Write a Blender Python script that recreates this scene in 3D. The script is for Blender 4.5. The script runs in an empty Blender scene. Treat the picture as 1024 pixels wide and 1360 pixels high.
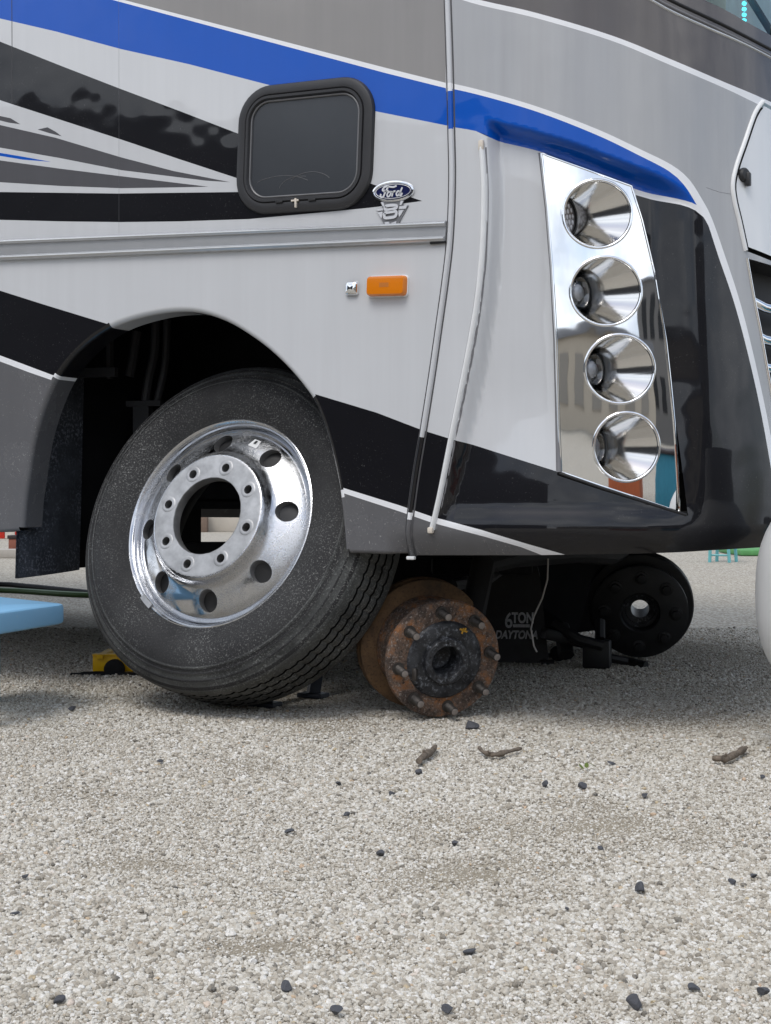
import bpy, bmesh, math, random
import numpy as np
from mathutils import Vector, Matrix
from mathutils.geometry import delaunay_2d_cdt

R = math.radians
PI = math.pi
rng = random.Random(7)
nrng = np.random.default_rng(11)
SC = bpy.context.scene
COL = SC.collection

# ------------------------------------------------------------------ camera
# X runs along the motorhome towards its front, Y across it (away from the camera), Z up.
SN, CS = math.sin(R(27.4)), math.cos(R(27.4))
EYE, HOR, FOC = 0.54, 661.0, 1868.0
cam_d = bpy.data.cameras.new('camera')
cam = bpy.data.objects.new('camera', cam_d)
COL.objects.link(cam)
cam.location = (0, 0, EYE)
cam.rotation_euler = (R(90), 0, R(27.4))
cam_d.sensor_fit = 'VERTICAL'
cam_d.sensor_height = 24.0
cam_d.lens = 24.0 * FOC / 1360.0
cam_d.shift_y = -(680.0 - HOR) / 1360.0
cam_d.clip_start = 0.05
cam_d.clip_end = 2000
SC.camera = cam

# ------------------------------------------------------------------ sky, sun, exposure
SUN_EL, SUN_DIR = R(55), None
w = bpy.data.worlds.new('World')
SC.world = w
w.use_nodes = True
nt = w.node_tree
nt.nodes.clear()
wo = nt.nodes.new('ShaderNodeOutputWorld')
bg = nt.nodes.new('ShaderNodeBackground')
sky = nt.nodes.new('ShaderNodeTexSky')
sky.sky_type = 'NISHITA'
sky.sun_disc = False
sky.sun_elevation = SUN_EL
# the sun stands behind the camera, a little to its left
saz = Vector((SN * 0.90 - CS * 0.43, -CS * 0.90 - SN * 0.43, 0)).normalized()
sky.sun_rotation = math.atan2(saz.x, saz.y)
sky.air_density = 1.0
sky.dust_density = 2.0
tc = nt.nodes.new('ShaderNodeTexCoord')
mp = nt.nodes.new('ShaderNodeMapping')
mp.inputs['Scale'].default_value = (1.0, 1.0, 2.2)
n1 = nt.nodes.new('ShaderNodeTexNoise')
n1.inputs['Scale'].default_value = 2.3
n1.inputs['Detail'].default_value = 7
n1.inputs['Roughness'].default_value = 0.55
r1 = nt.nodes.new('ShaderNodeValToRGB')
r1.color_ramp.elements[0].position = 0.36
r1.color_ramp.elements[1].position = 0.58
r2 = nt.nodes.new('ShaderNodeValToRGB')
r2.color_ramp.elements[0].position = 0.35
r2.color_ramp.elements[1].position = 0.75
r2.color_ramp.elements[0].color = (5.0, 5.5, 6.3, 1)
r2.color_ramp.elements[1].color = (11.0, 11.4, 12.0, 1)
n2 = nt.nodes.new('ShaderNodeTexNoise')
n2.inputs['Scale'].default_value = 4.0
n2.inputs['Detail'].default_value = 6
mx = nt.nodes.new('ShaderNodeMixRGB')
L = nt.links.new
L(tc.outputs['Generated'], mp.inputs['Vector'])
L(mp.outputs['Vector'], n1.inputs['Vector'])
L(mp.outputs['Vector'], n2.inputs['Vector'])
L(n1.outputs['Fac'], r1.inputs['Fac'])
L(n2.outputs['Fac'], r2.inputs['Fac'])
L(r1.outputs['Color'], mx.inputs['Fac'])
L(sky.outputs['Color'], mx.inputs['Color1'])
L(r2.outputs['Color'], mx.inputs['Color2'])
L(mx.outputs['Color'], bg.inputs['Color'])
bg.inputs['Strength'].default_value = 0.115
L(bg.outputs['Background'], wo.inputs['Surface'])

sun_d = bpy.data.lights.new('sun', 'SUN')
sun_d.energy = 1.05
sun_d.angle = R(26)
sun_d.color = (1.0, 0.97, 0.93)
sun = bpy.data.objects.new('sun', sun_d)
COL.objects.link(sun)
sdir = Vector((saz.x * math.cos(SUN_EL), saz.y * math.cos(SUN_EL), math.sin(SUN_EL)))
sun.rotation_euler = sdir.to_track_quat('Z', 'Y').to_euler()

SC.view_settings.view_transform = 'Standard'
SC.view_settings.look = 'None'
SC.view_settings.gamma = 1
SC.view_settings.use_curve_mapping = False
SC.view_settings.exposure = 0.50
SC.render.engine = 'CYCLES'
SC.cycles.use_denoising = True
SC.cycles.max_bounces = 8
SC.cycles.glossy_bounces = 5
SC.cycles.transmission_bounces = 6
SC.cycles.caustics_reflective = False
SC.cycles.caustics_refractive = False


# ================================================================== helpers
def link(o, parent=None, inv=None):
    COL.objects.link(o)
    if parent is not None:
        o.parent = parent
        if inv is not None:
            o.matrix_parent_inverse = inv
    return o


def thing(name, label, cat, loc=(0, 0, 0), group=None, mat=None):
    o = bpy.data.objects.new(name, None)
    o.empty_display_size = 0.1
    COL.objects.link(o)
    if mat is not None:
        o.matrix_world = mat
    else:
        o.location = loc
    o['label'] = label
    o['category'] = cat
    if group:
        o['group'] = group
    return o


def tag(o, label, cat, group=None):
    o['label'] = label
    o['category'] = cat
    if group:
        o['group'] = group
    return o


def mk(name, verts, faces, mats, parent=None, smooth=True, fm=None, normals=None, sharp=None, inv=None):
    me = bpy.data.meshes.new(name)
    me.from_pydata([tuple(v) for v in verts], [], [tuple(f) for f in faces])
    if not isinstance(mats, (list, tuple)):
        mats = [mats]
    for m in mats:
        me.materials.append(m)
    if fm is not None:
        me.polygons.foreach_set('material_index', np.asarray(fm, dtype=np.int32))
    me.polygons.foreach_set('use_smooth', np.full(len(me.polygons), bool(smooth)))
    me.update()
    if smooth and sharp:
        me.set_sharp_from_angle(angle=R(sharp))
    if normals is not None:
        me.normals_split_custom_set_from_vertices([tuple(n) for n in normals])
    o = bpy.data.objects.new(name, me)
    link(o, parent, inv)
    return o


class MB:
    """collects simple shapes, then links them as one mesh object"""
    def __init__(s):
        s.v, s.f, s.m = [], [], []

    def add(s, v, f, mi=0):
        b = len(s.v)
        s.v += [Vector(p) for p in v]
        s.f += [tuple(i + b for i in q) for q in f]
        s.m += [mi] * len(f)
        return s

    def box(s, c, size, rot=None, mi=0, bev=0.0):
        x, y, z = [k / 2 for k in size]
        if bev <= 0:
            vs = [Vector((i * x, j * y, k * z)) for i in (-1, 1) for j in (-1, 1) for k in (-1, 1)]
            fs = [(0, 1, 3, 2), (4, 6, 7, 5), (0, 4, 5, 1), (2, 3, 7, 6), (0, 2, 6, 4), (1, 5, 7, 3)]
        else:
            bm = bmesh.new()
            bmesh.ops.create_cube(bm, size=1.0)
            for q in bm.verts:
                q.co = Vector((q.co.x * 2 * x, q.co.y * 2 * y, q.co.z * 2 * z))
            bmesh.ops.bevel(bm, geom=list(bm.edges), offset=bev, segments=2, profile=0.5, affect='EDGES')
            bm.verts.index_update()
            vs = [q.co.copy() for q in bm.verts]
            fs = [tuple(q.index for q in f.verts) for f in bm.faces]
            bm.free()
        if rot is not None:
            vs = [rot @ q for q in vs]
        c = Vector(c)
        return s.add([q + c for q in vs], fs, mi)

    def tube(s, pts, r, n=10, mi=0, cap=True):
        pts = [Vector(p) for p in pts]
        rs = r if isinstance(r, (list, tuple)) else [r] * len(pts)
        vs, fs = [], []
        up = None
        for i, p in enumerate(pts):
            t = (pts[min(i + 1, len(pts) - 1)] - pts[max(i - 1, 0)]).normalized()
            if up is None:
                up = Vector((0, 0, 1)) if abs(t.z) < 0.9 else Vector((1, 0, 0))
            a = t.cross(up).normalized()
            b = a.cross(t).normalized()
            up = b
            for k in range(n):
                g = 2 * PI * k / n
                vs.append(p + (a * math.cos(g) + b * math.sin(g)) * rs[i])
        for i in range(len(pts) - 1):
            for k in range(n):
                k2 = (k + 1) % n
                fs.append((i * n + k, i * n + k2, (i + 1) * n + k2, (i + 1) * n + k))
        if cap:
            fs.append(tuple(range(n))[::-1])
            fs.append(tuple((len(pts) - 1) * n + k for k in range(n)))
        return s.add(vs, fs, mi)

    def lathe(s, prof, n=48, M=None, mi=0, fn=None):
        """prof: (radius, axial) pairs, round local Z"""
        vs, fs = [], []
        for k in range(n):
            g = 2 * PI * k / n
            for j, (r, a) in enumerate(prof):
                if fn:
                    r, a = fn(j, k, r, a)
                vs.append(Vector((r * math.cos(g), r * math.sin(g), a)))
        m = len(prof)
        for k in range(n):
            k2 = (k + 1) % n
            for j in range(m - 1):
                fs.append((k * m + j, k2 * m + j, k2 * m + j + 1, k * m + j + 1))
        if M is not None:
            vs = [M @ q for q in vs]
        return s.add(vs, fs, mi)

    def build(s, name, mats, parent=None, smooth=True, sharp=35, inv=None):
        return mk(name, s.v, s.f, mats, parent, smooth, s.m, None, sharp, inv)


def frame(n, up=Vector((0, 0, 1)), loc=(0, 0, 0)):
    """matrix whose local Z is n and whose local Y leans to up"""
    n = Vector(n).normalized()
    y = (up - n * up.dot(n)).normalized()
    x = y.cross(n)
    M = Matrix((x, y, n)).transposed().to_4x4()
    M.translation = Vector(loc)
    return M


def ray(px, py):
    k = (px - 512.0) / FOC
    return Vector((CS * k - SN, SN * k + CS, (HOR - py) / FOC))


def at(px, py, d):
    """the point the photo shows at this place, d metres deep"""
    return Vector((0, 0, EYE)) + ray(px, py) * d


def ground_at(px, py):
    d = EYE * FOC / (py - HOR)
    q = at(px, py, d)
    q.z = 0
    return q


def on_y(px, py, y):
    r = ray(px, py)
    return Vector((0, 0, EYE)) + r * (y / r.y)


# ================================================================== materials
def new_mat(name):
    m = bpy.data.materials.new(name)
    m.use_nodes = True
    b = m.node_tree.nodes['Principled BSDF']
    return m, m.node_tree, b


def N(nt, kind, **kw):
    n = nt.nodes.new(kind)
    for k, v in kw.items():
        if k in n.inputs:
            n.inputs[k].default_value = v
        else:
            setattr(n, k, v)
    return n


def ramp(nt, src, stops):
    r = nt.nodes.new('ShaderNodeValToRGB')
    e = r.color_ramp.elements
    while len(e) < len(stops):
        e.new(0.5)
    for q, (p, c) in zip(e, stops):
        q.position = p
        q.color = c if len(c) == 4 else (*c, 1)
    nt.links.new(src, r.inputs['Fac'])
    return r.outputs['Color']


def g(v):
    return (v, v, v)


def mixc(nt, fac, a, b):
    m = nt.nodes.new('ShaderNodeMixRGB')
    for s, v in ((m.inputs['Fac'], fac), (m.inputs['Color1'], a), (m.inputs['Color2'], b)):
        if isinstance(v, bpy.types.NodeSocket):
            nt.links.new(v, s)
        elif isinstance(v, (int, float)):
            s.default_value = v
        else:
            s.default_value = (*v, 1) if len(v) == 3 else v
    return m.outputs['Color']


def coords(nt, scale=(1, 1, 1), out='Object'):
    t = nt.nodes.new('ShaderNodeTexCoord')
    m = nt.nodes.new('ShaderNodeMapping')
    m.inputs['Scale'].default_value = scale
    nt.links.new(t.outputs[out], m.inputs['Vector'])
    return m.outputs['Vector']


def noise(nt, vec, scale, detail=4, rough=0.55):
    n = N(nt, 'ShaderNodeTexNoise', Scale=scale, Detail=detail, Roughness=rough)
    nt.links.new(vec, n.inputs['Vector'])
    return n.outputs['Fac']


def bump(nt, b, h, strength, dist, prev=None):
    n = N(nt, 'ShaderNodeBump', Strength=strength, Distance=dist)
    nt.links.new(h, n.inputs['Height'])
    if prev is not None:
        nt.links.new(prev, n.inputs['Normal'])
    nt.links.new(n.outputs['Normal'], b.inputs['Normal'])
    return n.outputs['Normal']


def paint(name, col, coat=1.0, rough=0.38, metal=0.0, dust=0.0, wave=0.012, streak=0.04, coat_rough=0.03):
    """body paint under clear coat, slightly uneven, with rain streaks and thrown-up dust"""
    m, nt, b = new_mat(name)
    v = coords(nt)
    vs = coords(nt, (38, 38, 1.6))
    st = noise(nt, vs, 1.0, 5, 0.6)
    c = mixc(nt, ramp(nt, st, [(0.3, g(0)), (0.75, g(1))]), tuple(k * (1 - streak) for k in col), tuple(min(1, k * (1 + streak)) for k in col))
    blot = noise(nt, v, 3.0, 3)
    c = mixc(nt, ramp(nt, blot, [(0.35, g(0)), (0.7, g(0.5))]), c, tuple(k * (1 - streak * 1.5) for k in col))
    if dust > 0:
        d = noise(nt, v, 260, 2, 0.5)
        big = noise(nt, v, 9, 4, 0.6)
        f = ramp(nt, d, [(0.66, g(0)), (0.74, g(1))])
        f2 = ramp(nt, big, [(0.40, g(0)), (0.68, g(dust))])
        mm = N(nt, 'ShaderNodeMath', operation='MULTIPLY')
        nt.links.new(f, mm.inputs[0])
        nt.links.new(f2, mm.inputs[1])
        c = mixc(nt, mm.outputs[0], c, (0.55, 0.54, 0.52))
        rr = ramp(nt, f2, [(0, g(coat_rough)), (1, g(coat_rough + 0.25))])
        nt.links.new(rr, b.inputs['Coat Roughness'])
    else:
        b.inputs['Coat Roughness'].default_value = coat_rough
    nt.links.new(c, b.inputs['Base Color'])
    b.inputs['Roughness'].default_value = rough
    b.inputs['Metallic'].default_value = metal
    b.inputs['Specular IOR Level'].default_value = 0.12
    b.inputs['Coat Weight'].default_value = coat
    if wave:
        wv = noise(nt, v, 5.5, 2, 0.4)
        n = bump(nt, b, wv, 0.25, wave)
        nt.links.new(n, b.inputs['Coat Normal'])
    return m


def plain(name, col, rough=0.6, metal=0.0, spec=0.5, var=0.12, scale=20, bmp=0.0, bscale=80, coat=0.0):
    m, nt, b = new_mat(name)
    v = coords(nt)
    f = noise(nt, v, scale, 6, 0.6)
    c = mixc(nt, ramp(nt, f, [(0.25, g(0)), (0.75, g(1))]), tuple(k * (1 - var) for k in col), tuple(min(1, k * (1 + var)) for k in col))
    nt.links.new(c, b.inputs['Base Color'])
    b.inputs['Roughness'].default_value = rough
    b.inputs['Metallic'].default_value = metal
    b.inputs['Specular IOR Level'].default_value = spec
    b.inputs['Coat Weight'].default_value = coat
    if bmp:
        bump(nt, b, noise(nt, v, bscale, 4, 0.6), bmp, 0.002)
    return m


M = {}
M['silver'] = paint('silver_paint', (0.56, 0.572, 0.59), streak=0.03, wave=0.010)
M['white_line'] = paint('white_paint', (0.78, 0.79, 0.81), streak=0.02)
M['taupe'] = paint('taupe_paint', (0.235, 0.225, 0.217), streak=0.05)
M['grey'] = paint('grey_paint', (0.37, 0.375, 0.385), metal=0.1, streak=0.07)
M['dark_taupe'] = paint('dark_taupe_paint', (0.098, 0.088, 0.086), streak=0.08)
M['blue'] = paint('blue_paint', (0.001, 0.082, 0.46), streak=0.03, coat=0.5)
M['black'] = paint('black_paint', (0.005, 0.005, 0.007), streak=0.02, dust=0.12, wave=0.020, coat=0.78)
M['slate'] = paint('slate_paint', (0.112, 0.112, 0.118), streak=0.04, dust=0.9, coat=0.6, coat_rough=0.15)
M['sliver'] = paint('sliver_grey_paint', (0.088, 0.088, 0.096), streak=0.04)
M['hatch_white'] = paint('hatch_white_paint', (0.72, 0.74, 0.76), streak=0.02)

M['chrome'], _nt, _b = new_mat('chrome')
_b.inputs['Base Color'].default_value = (0.86, 0.87, 0.88, 1)
_b.inputs['Metallic'].default_value = 1
_b.inputs['Roughness'].default_value = 0.035
bump(_nt, _b, noise(_nt, coords(_nt), 7, 2, 0.4), 0.22, 0.006)
M['reflector'], _nt, _b = new_mat('lamp_reflector')
_b.inputs['Base Color'].default_value = (0.74, 0.73, 0.71, 1)
_b.inputs['Metallic'].default_value = 1
_b.inputs['Roughness'].default_value = 0.13
bump(_nt, _b, noise(_nt, coords(_nt, (4, 60, 60)), 1.0, 2, 0.5), 0.12, 0.002)

# polished aluminium wheel with road dust on it
M['alloy'], _nt, _b = new_mat('polished_aluminium')
_v = coords(_nt)
_d = ramp(_nt, noise(_nt, _v, 420, 3, 0.6), [(0.50, g(0)), (0.62, g(1))])
_l = ramp(_nt, noise(_nt, _v, 6, 5, 0.65), [(0.42, g(0.0)), (0.66, g(0.85))])
_m = N(_nt, 'ShaderNodeMath', operation='MULTIPLY')
_nt.links.new(_d, _m.inputs[0]); _nt.links.new(_l, _m.inputs[1])
_nt.links.new(mixc(_nt, _m.outputs[0], (0.56, 0.57, 0.59), (0.34, 0.34, 0.33)), _b.inputs['Base Color'])
_nt.links.new(ramp(_nt, _m.outputs[0], [(0, g(1)), (1, g(0.35))]), _b.inputs['Metallic'])
_nt.links.new(ramp(_nt, _l, [(0, g(0.10)), (1, g(0.36))]), _b.inputs['Roughness'])
bump(_nt, _b, _m.outputs[0], 0.4, 0.0008)
M['alloy_dull'] = plain('dull_aluminium', (0.40, 0.40, 0.40), rough=0.45, metal=0.85, var=0.32, scale=26, bmp=0.15, bscale=300)
M['alu_rail'] = plain('aluminium_moulding', (0.56, 0.57, 0.58), rough=0.25, metal=0.6, var=0.05)
M['rod_white'] = plain('white_vinyl', (0.74, 0.75, 0.75), rough=0.35, var=0.06)
M['pale_tip'] = plain('pale_putty', (0.62, 0.56, 0.48), rough=0.6)
M['sealant'] = plain('dark_seam', (0.07, 0.07, 0.075), rough=0.7)
M['seal_mid'] = plain('badge_grey', (0.22, 0.22, 0.23), rough=0.35, metal=0.4)
M['seal_grey'] = plain('grey_gasket', (0.16, 0.16, 0.17), rough=0.45, var=0.1)
M['rubber_frame'] = plain('window_rubber', (0.022, 0.022, 0.024), rough=0.46, var=0.25, scale=8, bmp=0.1, bscale=240)
M['frame_edge'] = plain('window_metal_edge', (0.15, 0.15, 0.155), rough=0.4, metal=0.2)
M['dark_glass'] = plain('smoked_window_glass', (0.038, 0.042, 0.048), rough=0.22, var=0.2, scale=3)
M['amber'], _nt, _b = new_mat('amber_lens')
_b.inputs['Base Color'].default_value = (0.68, 0.19, 0.002, 1)
_b.inputs['Roughness'].default_value = 0.22
_b.inputs['Coat Weight'].default_value = 0.6
bump(_nt, _b, noise(_nt, coords(_nt, (900, 900, 60)), 1.0, 1), 0.15, 0.001)
M['amber_dark'] = plain('amber_bulb_window', (0.50, 0.16, 0.02), rough=0.4)
M['black_metal'] = plain('black_steel', (0.014, 0.014, 0.015), rough=0.5, var=0.4, scale=30, bmp=0.15, bscale=120)
M['chassis'] = plain('near_black_chassis', (0.010, 0.010, 0.011), rough=0.75, spec=0.25, var=0.5, scale=12)  # one very dark base colour for the underside and small black parts
M['liner'] = plain('wheel_well_liner', (0.009, 0.009, 0.011), rough=0.85, spec=0.2, var=0.3, scale=6)
M['hose_dark'] = plain('old_black_hose', (0.03, 0.03, 0.032), rough=0.6)

# dusty black rubber / mud flap
def dusty(name, base, amount, scale, dustc=(0.34, 0.33, 0.31), rough=0.75, thr=0.60, patch=5.0, br=0.5, hz_k=0.16):
    m, nt, b = new_mat(name)
    v = coords(nt)
    d = ramp(nt, noise(nt, v, scale, 4, 0.7), [(thr - 0.04, g(0)), (thr + 0.10, g(1))])
    l = ramp(nt, noise(nt, v, patch, 4, 0.6), [(0.40, g(0.08 * amount)), (0.64, g(amount))])
    mm = N(nt, 'ShaderNodeMath', operation='MULTIPLY')
    nt.links.new(d, mm.inputs[0]); nt.links.new(l, mm.inputs[1])
    hz = mixc(nt, ramp(nt, noise(nt, v, patch * 1.7, 5, 0.65), [(0.35, g(0)), (0.75, g(hz_k * amount))]), base, dustc)
    nt.links.new(mixc(nt, mm.outputs[0], hz, dustc), b.inputs['Base Color'])
    b.inputs['Roughness'].default_value = rough
    b.inputs['Specular IOR Level'].default_value = 0.35
    bump(nt, b, noise(nt, v, scale * 0.7, 4, 0.6), br, 0.0015)
    return m

M['tyre'] = dusty('dusty_tyre_rubber', (0.014, 0.014, 0.015), 0.85, 250, (0.30, 0.30, 0.29), thr=0.58, patch=3.2, hz_k=0.08)
M['tread'] = dusty('dusty_tyre_tread', (0.032, 0.033, 0.033), 0.9, 200, (0.30, 0.31, 0.30), thr=0.56, patch=6, hz_k=0.30)
M['groove'] = plain('tread_groove', (0.006, 0.006, 0.006), rough=0.9, spec=0.1)
M['flap'] = dusty('speckled_mud_flap', (0.028, 0.031, 0.038), 1.0, 130, (0.22, 0.24, 0.28), thr=0.54, patch=8)

# rust
M['rust'], _nt, _b = new_mat('rusty_iron')
_v = coords(_nt)
_c = ramp(_nt, noise(_nt, _v, 17, 10, 0.75), [(0.30, (0.020, 0.014, 0.012)), (0.43, (0.075, 0.053, 0.042)), (0.50, (0.15, 0.098, 0.070)), (0.565, (0.25, 0.11, 0.045)), (0.70, (0.36, 0.16, 0.06))])
_s = ramp(_nt, noise(_nt, _v, 170, 4, 0.7), [(0.55, g(0)), (0.66, g(0.8))])
_c = mixc(_nt, _s, _c, (0.33, 0.29, 0.26))
_s2 = ramp(_nt, noise(_nt, _v, 110, 5, 0.7), [(0.33, g(0.85)), (0.45, g(0))])
_c = mixc(_nt, _s2, _c, (0.022, 0.016, 0.013))
_nt.links.new(_c, _b.inputs['Base Color'])
_b.inputs['Roughness'].default_value = 0.88
bump(_nt, _b, noise(_nt, _v, 150, 6, 0.7), 0.8, 0.003)
M['rust_ochre'], _nt, _b = new_mat('ochre_rusty_disc')
_v = coords(_nt)
_c = ramp(_nt, noise(_nt, _v, 16, 8, 0.7), [(0.34, (0.075, 0.050, 0.032)), (0.55, (0.16, 0.093, 0.045)), (0.72, (0.23, 0.14, 0.068))])
_s2 = ramp(_nt, noise(_nt, _v, 140, 5, 0.7), [(0.36, g(0.6)), (0.48, g(0))])
_nt.links.new(mixc(_nt, _s2, _c, (0.05, 0.03, 0.02)), _b.inputs['Base Color'])
_b.inputs['Roughness'].default_value = 0.85
bump(_nt, _b, noise(_nt, _v, 200, 5, 0.7), 0.5, 0.002)
M['greasy'] = dusty('greasy_hub_centre', (0.013, 0.013, 0.015), 1.0, 110, (0.26, 0.28, 0.31), rough=0.40, thr=0.56, patch=16)
M['stud'] = plain('stud_steel', (0.075, 0.068, 0.062), rough=0.5, metal=0.7, var=0.3, scale=120, bmp=0.5, bscale=500)
M['stud_tip'] = plain('worn_stud_end', (0.26, 0.23, 0.21), rough=0.5, metal=0.4, var=0.2, scale=200)
M['yellow_mark'] = plain('yellow_chalk', (0.55, 0.30, 0.03), rough=0.8, var=0.3, scale=200)

M['glass'], _nt, _b = new_mat('clear_lamp_glass')
_b.inputs['Base Color'].default_value = (0.95, 0.96, 0.97, 1)
_b.inputs['Roughness'].default_value = 0.02
_b.inputs['Transmission Weight'].default_value = 1.0
_b.inputs['IOR'].default_value = 1.45
M['lens'], _nt, _b = new_mat('clear_lens')
_tr = N(_nt, 'ShaderNodeBsdfTransparent', Color=(0.86, 0.88, 0.90, 1))
_gl = N(_nt, 'ShaderNodeBsdfGlossy', Roughness=0.02)
_fr = N(_nt, 'ShaderNodeFresnel', IOR=1.7)
_mx = _nt.nodes.new('ShaderNodeMixShader')
_nt.links.new(_fr.outputs[0], _mx.inputs[0]); _nt.links.new(_tr.outputs[0], _mx.inputs[1]); _nt.links.new(_gl.outputs[0], _mx.inputs[2])
_nt.links.new(_mx.outputs[0], _nt.nodes['Material Output'].inputs['Surface'])
M['lamp_grey'] = plain('lamp_socket', (0.05, 0.05, 0.055), rough=0.4, metal=0.3)
M['led'] = plain('led_lens', (0.74, 0.73, 0.75), rough=0.15, var=0.1, coat=0.8)
M['led_plate'] = plain('led_plate', (0.20, 0.185, 0.185), rough=0.3, metal=0.5)

M['light_blue'] = dusty('light_blue_paint', (0.22, 0.46, 0.70), 0.35, 60, (0.55, 0.60, 0.62), rough=0.5, thr=0.68, patch=6, br=0.1)
M['yellow'] = dusty('yellow_paint', (0.78, 0.46, 0.004), 0.3, 50, (0.16, 0.10, 0.03), rough=0.45, thr=0.6, patch=18, br=0.1)
M['navy_steel'] = plain('dark_blue_steel', (0.018, 0.023, 0.034), rough=0.45, var=0.3)
M['tank_white'] = plain('white_painted_tank', (0.62, 0.62, 0.61), rough=0.4, var=0.03, scale=6)
M['green_hose'] = plain('green_hose', (0.035, 0.085, 0.014), rough=0.5)
M['red'] = plain('red_plastic', (0.55, 0.025, 0.012), rough=0.45)
M['white_plastic'] = plain('white_plastic', (0.66, 0.62, 0.55), rough=0.5)
M['terracotta'] = plain('terracotta', (0.24, 0.085, 0.055), rough=0.8)
M['dark_rim'] = plain('dark_rim', (0.03, 0.02, 0.02), rough=0.7)
M['cream'] = plain('cream_render', (0.48, 0.44, 0.38), rough=0.9, var=0.15, scale=1.5)
M['concrete'] = plain('pale_concrete', (0.42, 0.39, 0.35), rough=0.9, var=0.12, scale=8, bmp=0.3)
M['brown_post'] = plain('brown_timber', (0.17, 0.12, 0.09), rough=0.8)
M['teal'] = plain('teal_paint', (0.14, 0.42, 0.44), rough=0.5)
M['green_mat'] = plain('green_mat', (0.09, 0.27, 0.09), rough=0.9)
M['text_white'] = plain('faded_white_print', (0.62, 0.62, 0.63), rough=0.7, var=0.35, scale=150)
M['wire'] = plain('grey_wire', (0.42, 0.40, 0.38), rough=0.6)
M['emblem_blue'] = paint('emblem_blue', (0.006, 0.010, 0.06), streak=0.0, wave=0)
M['white_text'] = plain('silver_letters', (0.72, 0.73, 0.76), rough=0.25, metal=0.3)
M['chip'] = dusty('dark_crushed_stone', (0.075, 0.078, 0.088), 0.5, 300, (0.18, 0.18, 0.18), rough=0.7, thr=0.6, patch=60)
M['bark'] = plain('weathered_stick_bark', (0.15, 0.12, 0.092), rough=0.9, var=0.65, scale=90, bmp=0.8, bscale=300)
M['leaf'] = plain('weed_leaf', (0.10, 0.14, 0.02), rough=0.6)
M['plate_black'] = plain('black_recess', (0.006, 0.006, 0.007), rough=0.6)
M['windscreen'], _nt, _b = new_mat('windscreen_glass')
_tr = N(_nt, 'ShaderNodeBsdfTransparent', Color=(0.80, 0.90, 0.92, 1))
_gl = N(_nt, 'ShaderNodeBsdfGlossy', Roughness=0.0)
_fr = N(_nt, 'ShaderNodeFresnel', IOR=1.5)
_mx = _nt.nodes.new('ShaderNodeMixShader')
_nt.links.new(_fr.outputs[0], _mx.inputs[0]); _nt.links.new(_tr.outputs[0], _mx.inputs[1]); _nt.links.new(_gl.outputs[0], _mx.inputs[2])
_nt.links.new(_mx.outputs[0], _nt.nodes['Material Output'].inputs['Surface'])
M['cabin'] = plain('pale_cab_backdrop', (0.70, 0.80, 0.83), rough=0.8, var=0.1)
M['blind'] = plain('white_blind', (0.85, 0.88, 0.78), rough=0.7, var=0.03)
M['led_cyan'], _nt, _b = new_mat('cyan_led')
_b.inputs['Base Color'].default_value = (0.1, 0.8, 0.9, 1)
_b.inputs['Emission Color'].default_value = (0.10, 0.85, 1.0, 1)
_b.inputs['Emission Strength'].default_value = 1.6
M['pillar_grey'] = plain('cabin_pillar', (0.05, 0.07, 0.075), rough=0.6)

# ================================================================== the ground
def ground_material():
    m, nt, b = new_mat('gravel_ground')
    v = coords(nt)
    vo = N(nt, 'ShaderNodeTexVoronoi', Scale=92.0)
    nt.links.new(v, vo.inputs['Vector'])
    sep = nt.nodes.new('ShaderNodeSeparateColor')
    nt.links.new(vo.outputs['Color'], sep.inputs['Color'])
    c = ramp(nt, sep.outputs[0], [(0.0, (0.25, 0.22, 0.18)), (0.35, (0.40, 0.365, 0.305)), (0.75, (0.53, 0.49, 0.42)), (1.0, (0.67, 0.64, 0.57))])
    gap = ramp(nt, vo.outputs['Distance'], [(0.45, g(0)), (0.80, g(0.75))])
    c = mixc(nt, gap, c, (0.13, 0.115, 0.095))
    big = ramp(nt, noise(nt, v, 1.6, 5, 0.6), [(0.35, g(0)), (0.7, g(0.45))])
    c = mixc(nt, big, c, (0.40, 0.36, 0.29))
    nt.links.new(c, b.inputs['Base Color'])
    b.inputs['Roughness'].default_value = 0.92
    b.inputs['Specular IOR Level'].default_value = 0.2
    inv = ramp(nt, vo.outputs['Distance'], [(0.0, g(1)), (0.8, g(0))])
    bump(nt, b, inv, 0.9, 0.005)
    return m


def sand_material():
    m, nt, b = new_mat('sandy_grit')
    v = coords(nt)
    grit = noise(nt, v, 380, 4, 0.7)
    sand = ramp(nt, grit, [(0.30, (0.18, 0.15, 0.11)), (0.50, (0.31, 0.27, 0.21)), (0.72, (0.47, 0.43, 0.36))])
    sand = mixc(nt, ramp(nt, noise(nt, v, 7, 4, 0.6), [(0.4, g(0)), (0.7, g(0.5))]), sand, (0.30, 0.26, 0.19))
    nt.links.new(sand, b.inputs['Base Color'])
    b.inputs['Roughness'].default_value = 0.95
    b.inputs['Specular IOR Level'].default_value = 0.15
    bump(nt, b, grit, 0.7, 0.003)
    return m


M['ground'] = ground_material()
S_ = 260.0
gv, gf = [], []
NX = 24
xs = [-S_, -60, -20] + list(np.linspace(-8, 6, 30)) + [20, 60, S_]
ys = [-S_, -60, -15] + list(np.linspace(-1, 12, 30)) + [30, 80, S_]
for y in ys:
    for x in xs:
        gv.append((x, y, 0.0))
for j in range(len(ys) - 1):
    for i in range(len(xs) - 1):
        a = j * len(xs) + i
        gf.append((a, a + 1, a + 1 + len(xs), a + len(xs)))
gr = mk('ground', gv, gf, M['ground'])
gr['kind'] = 'structure'
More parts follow.
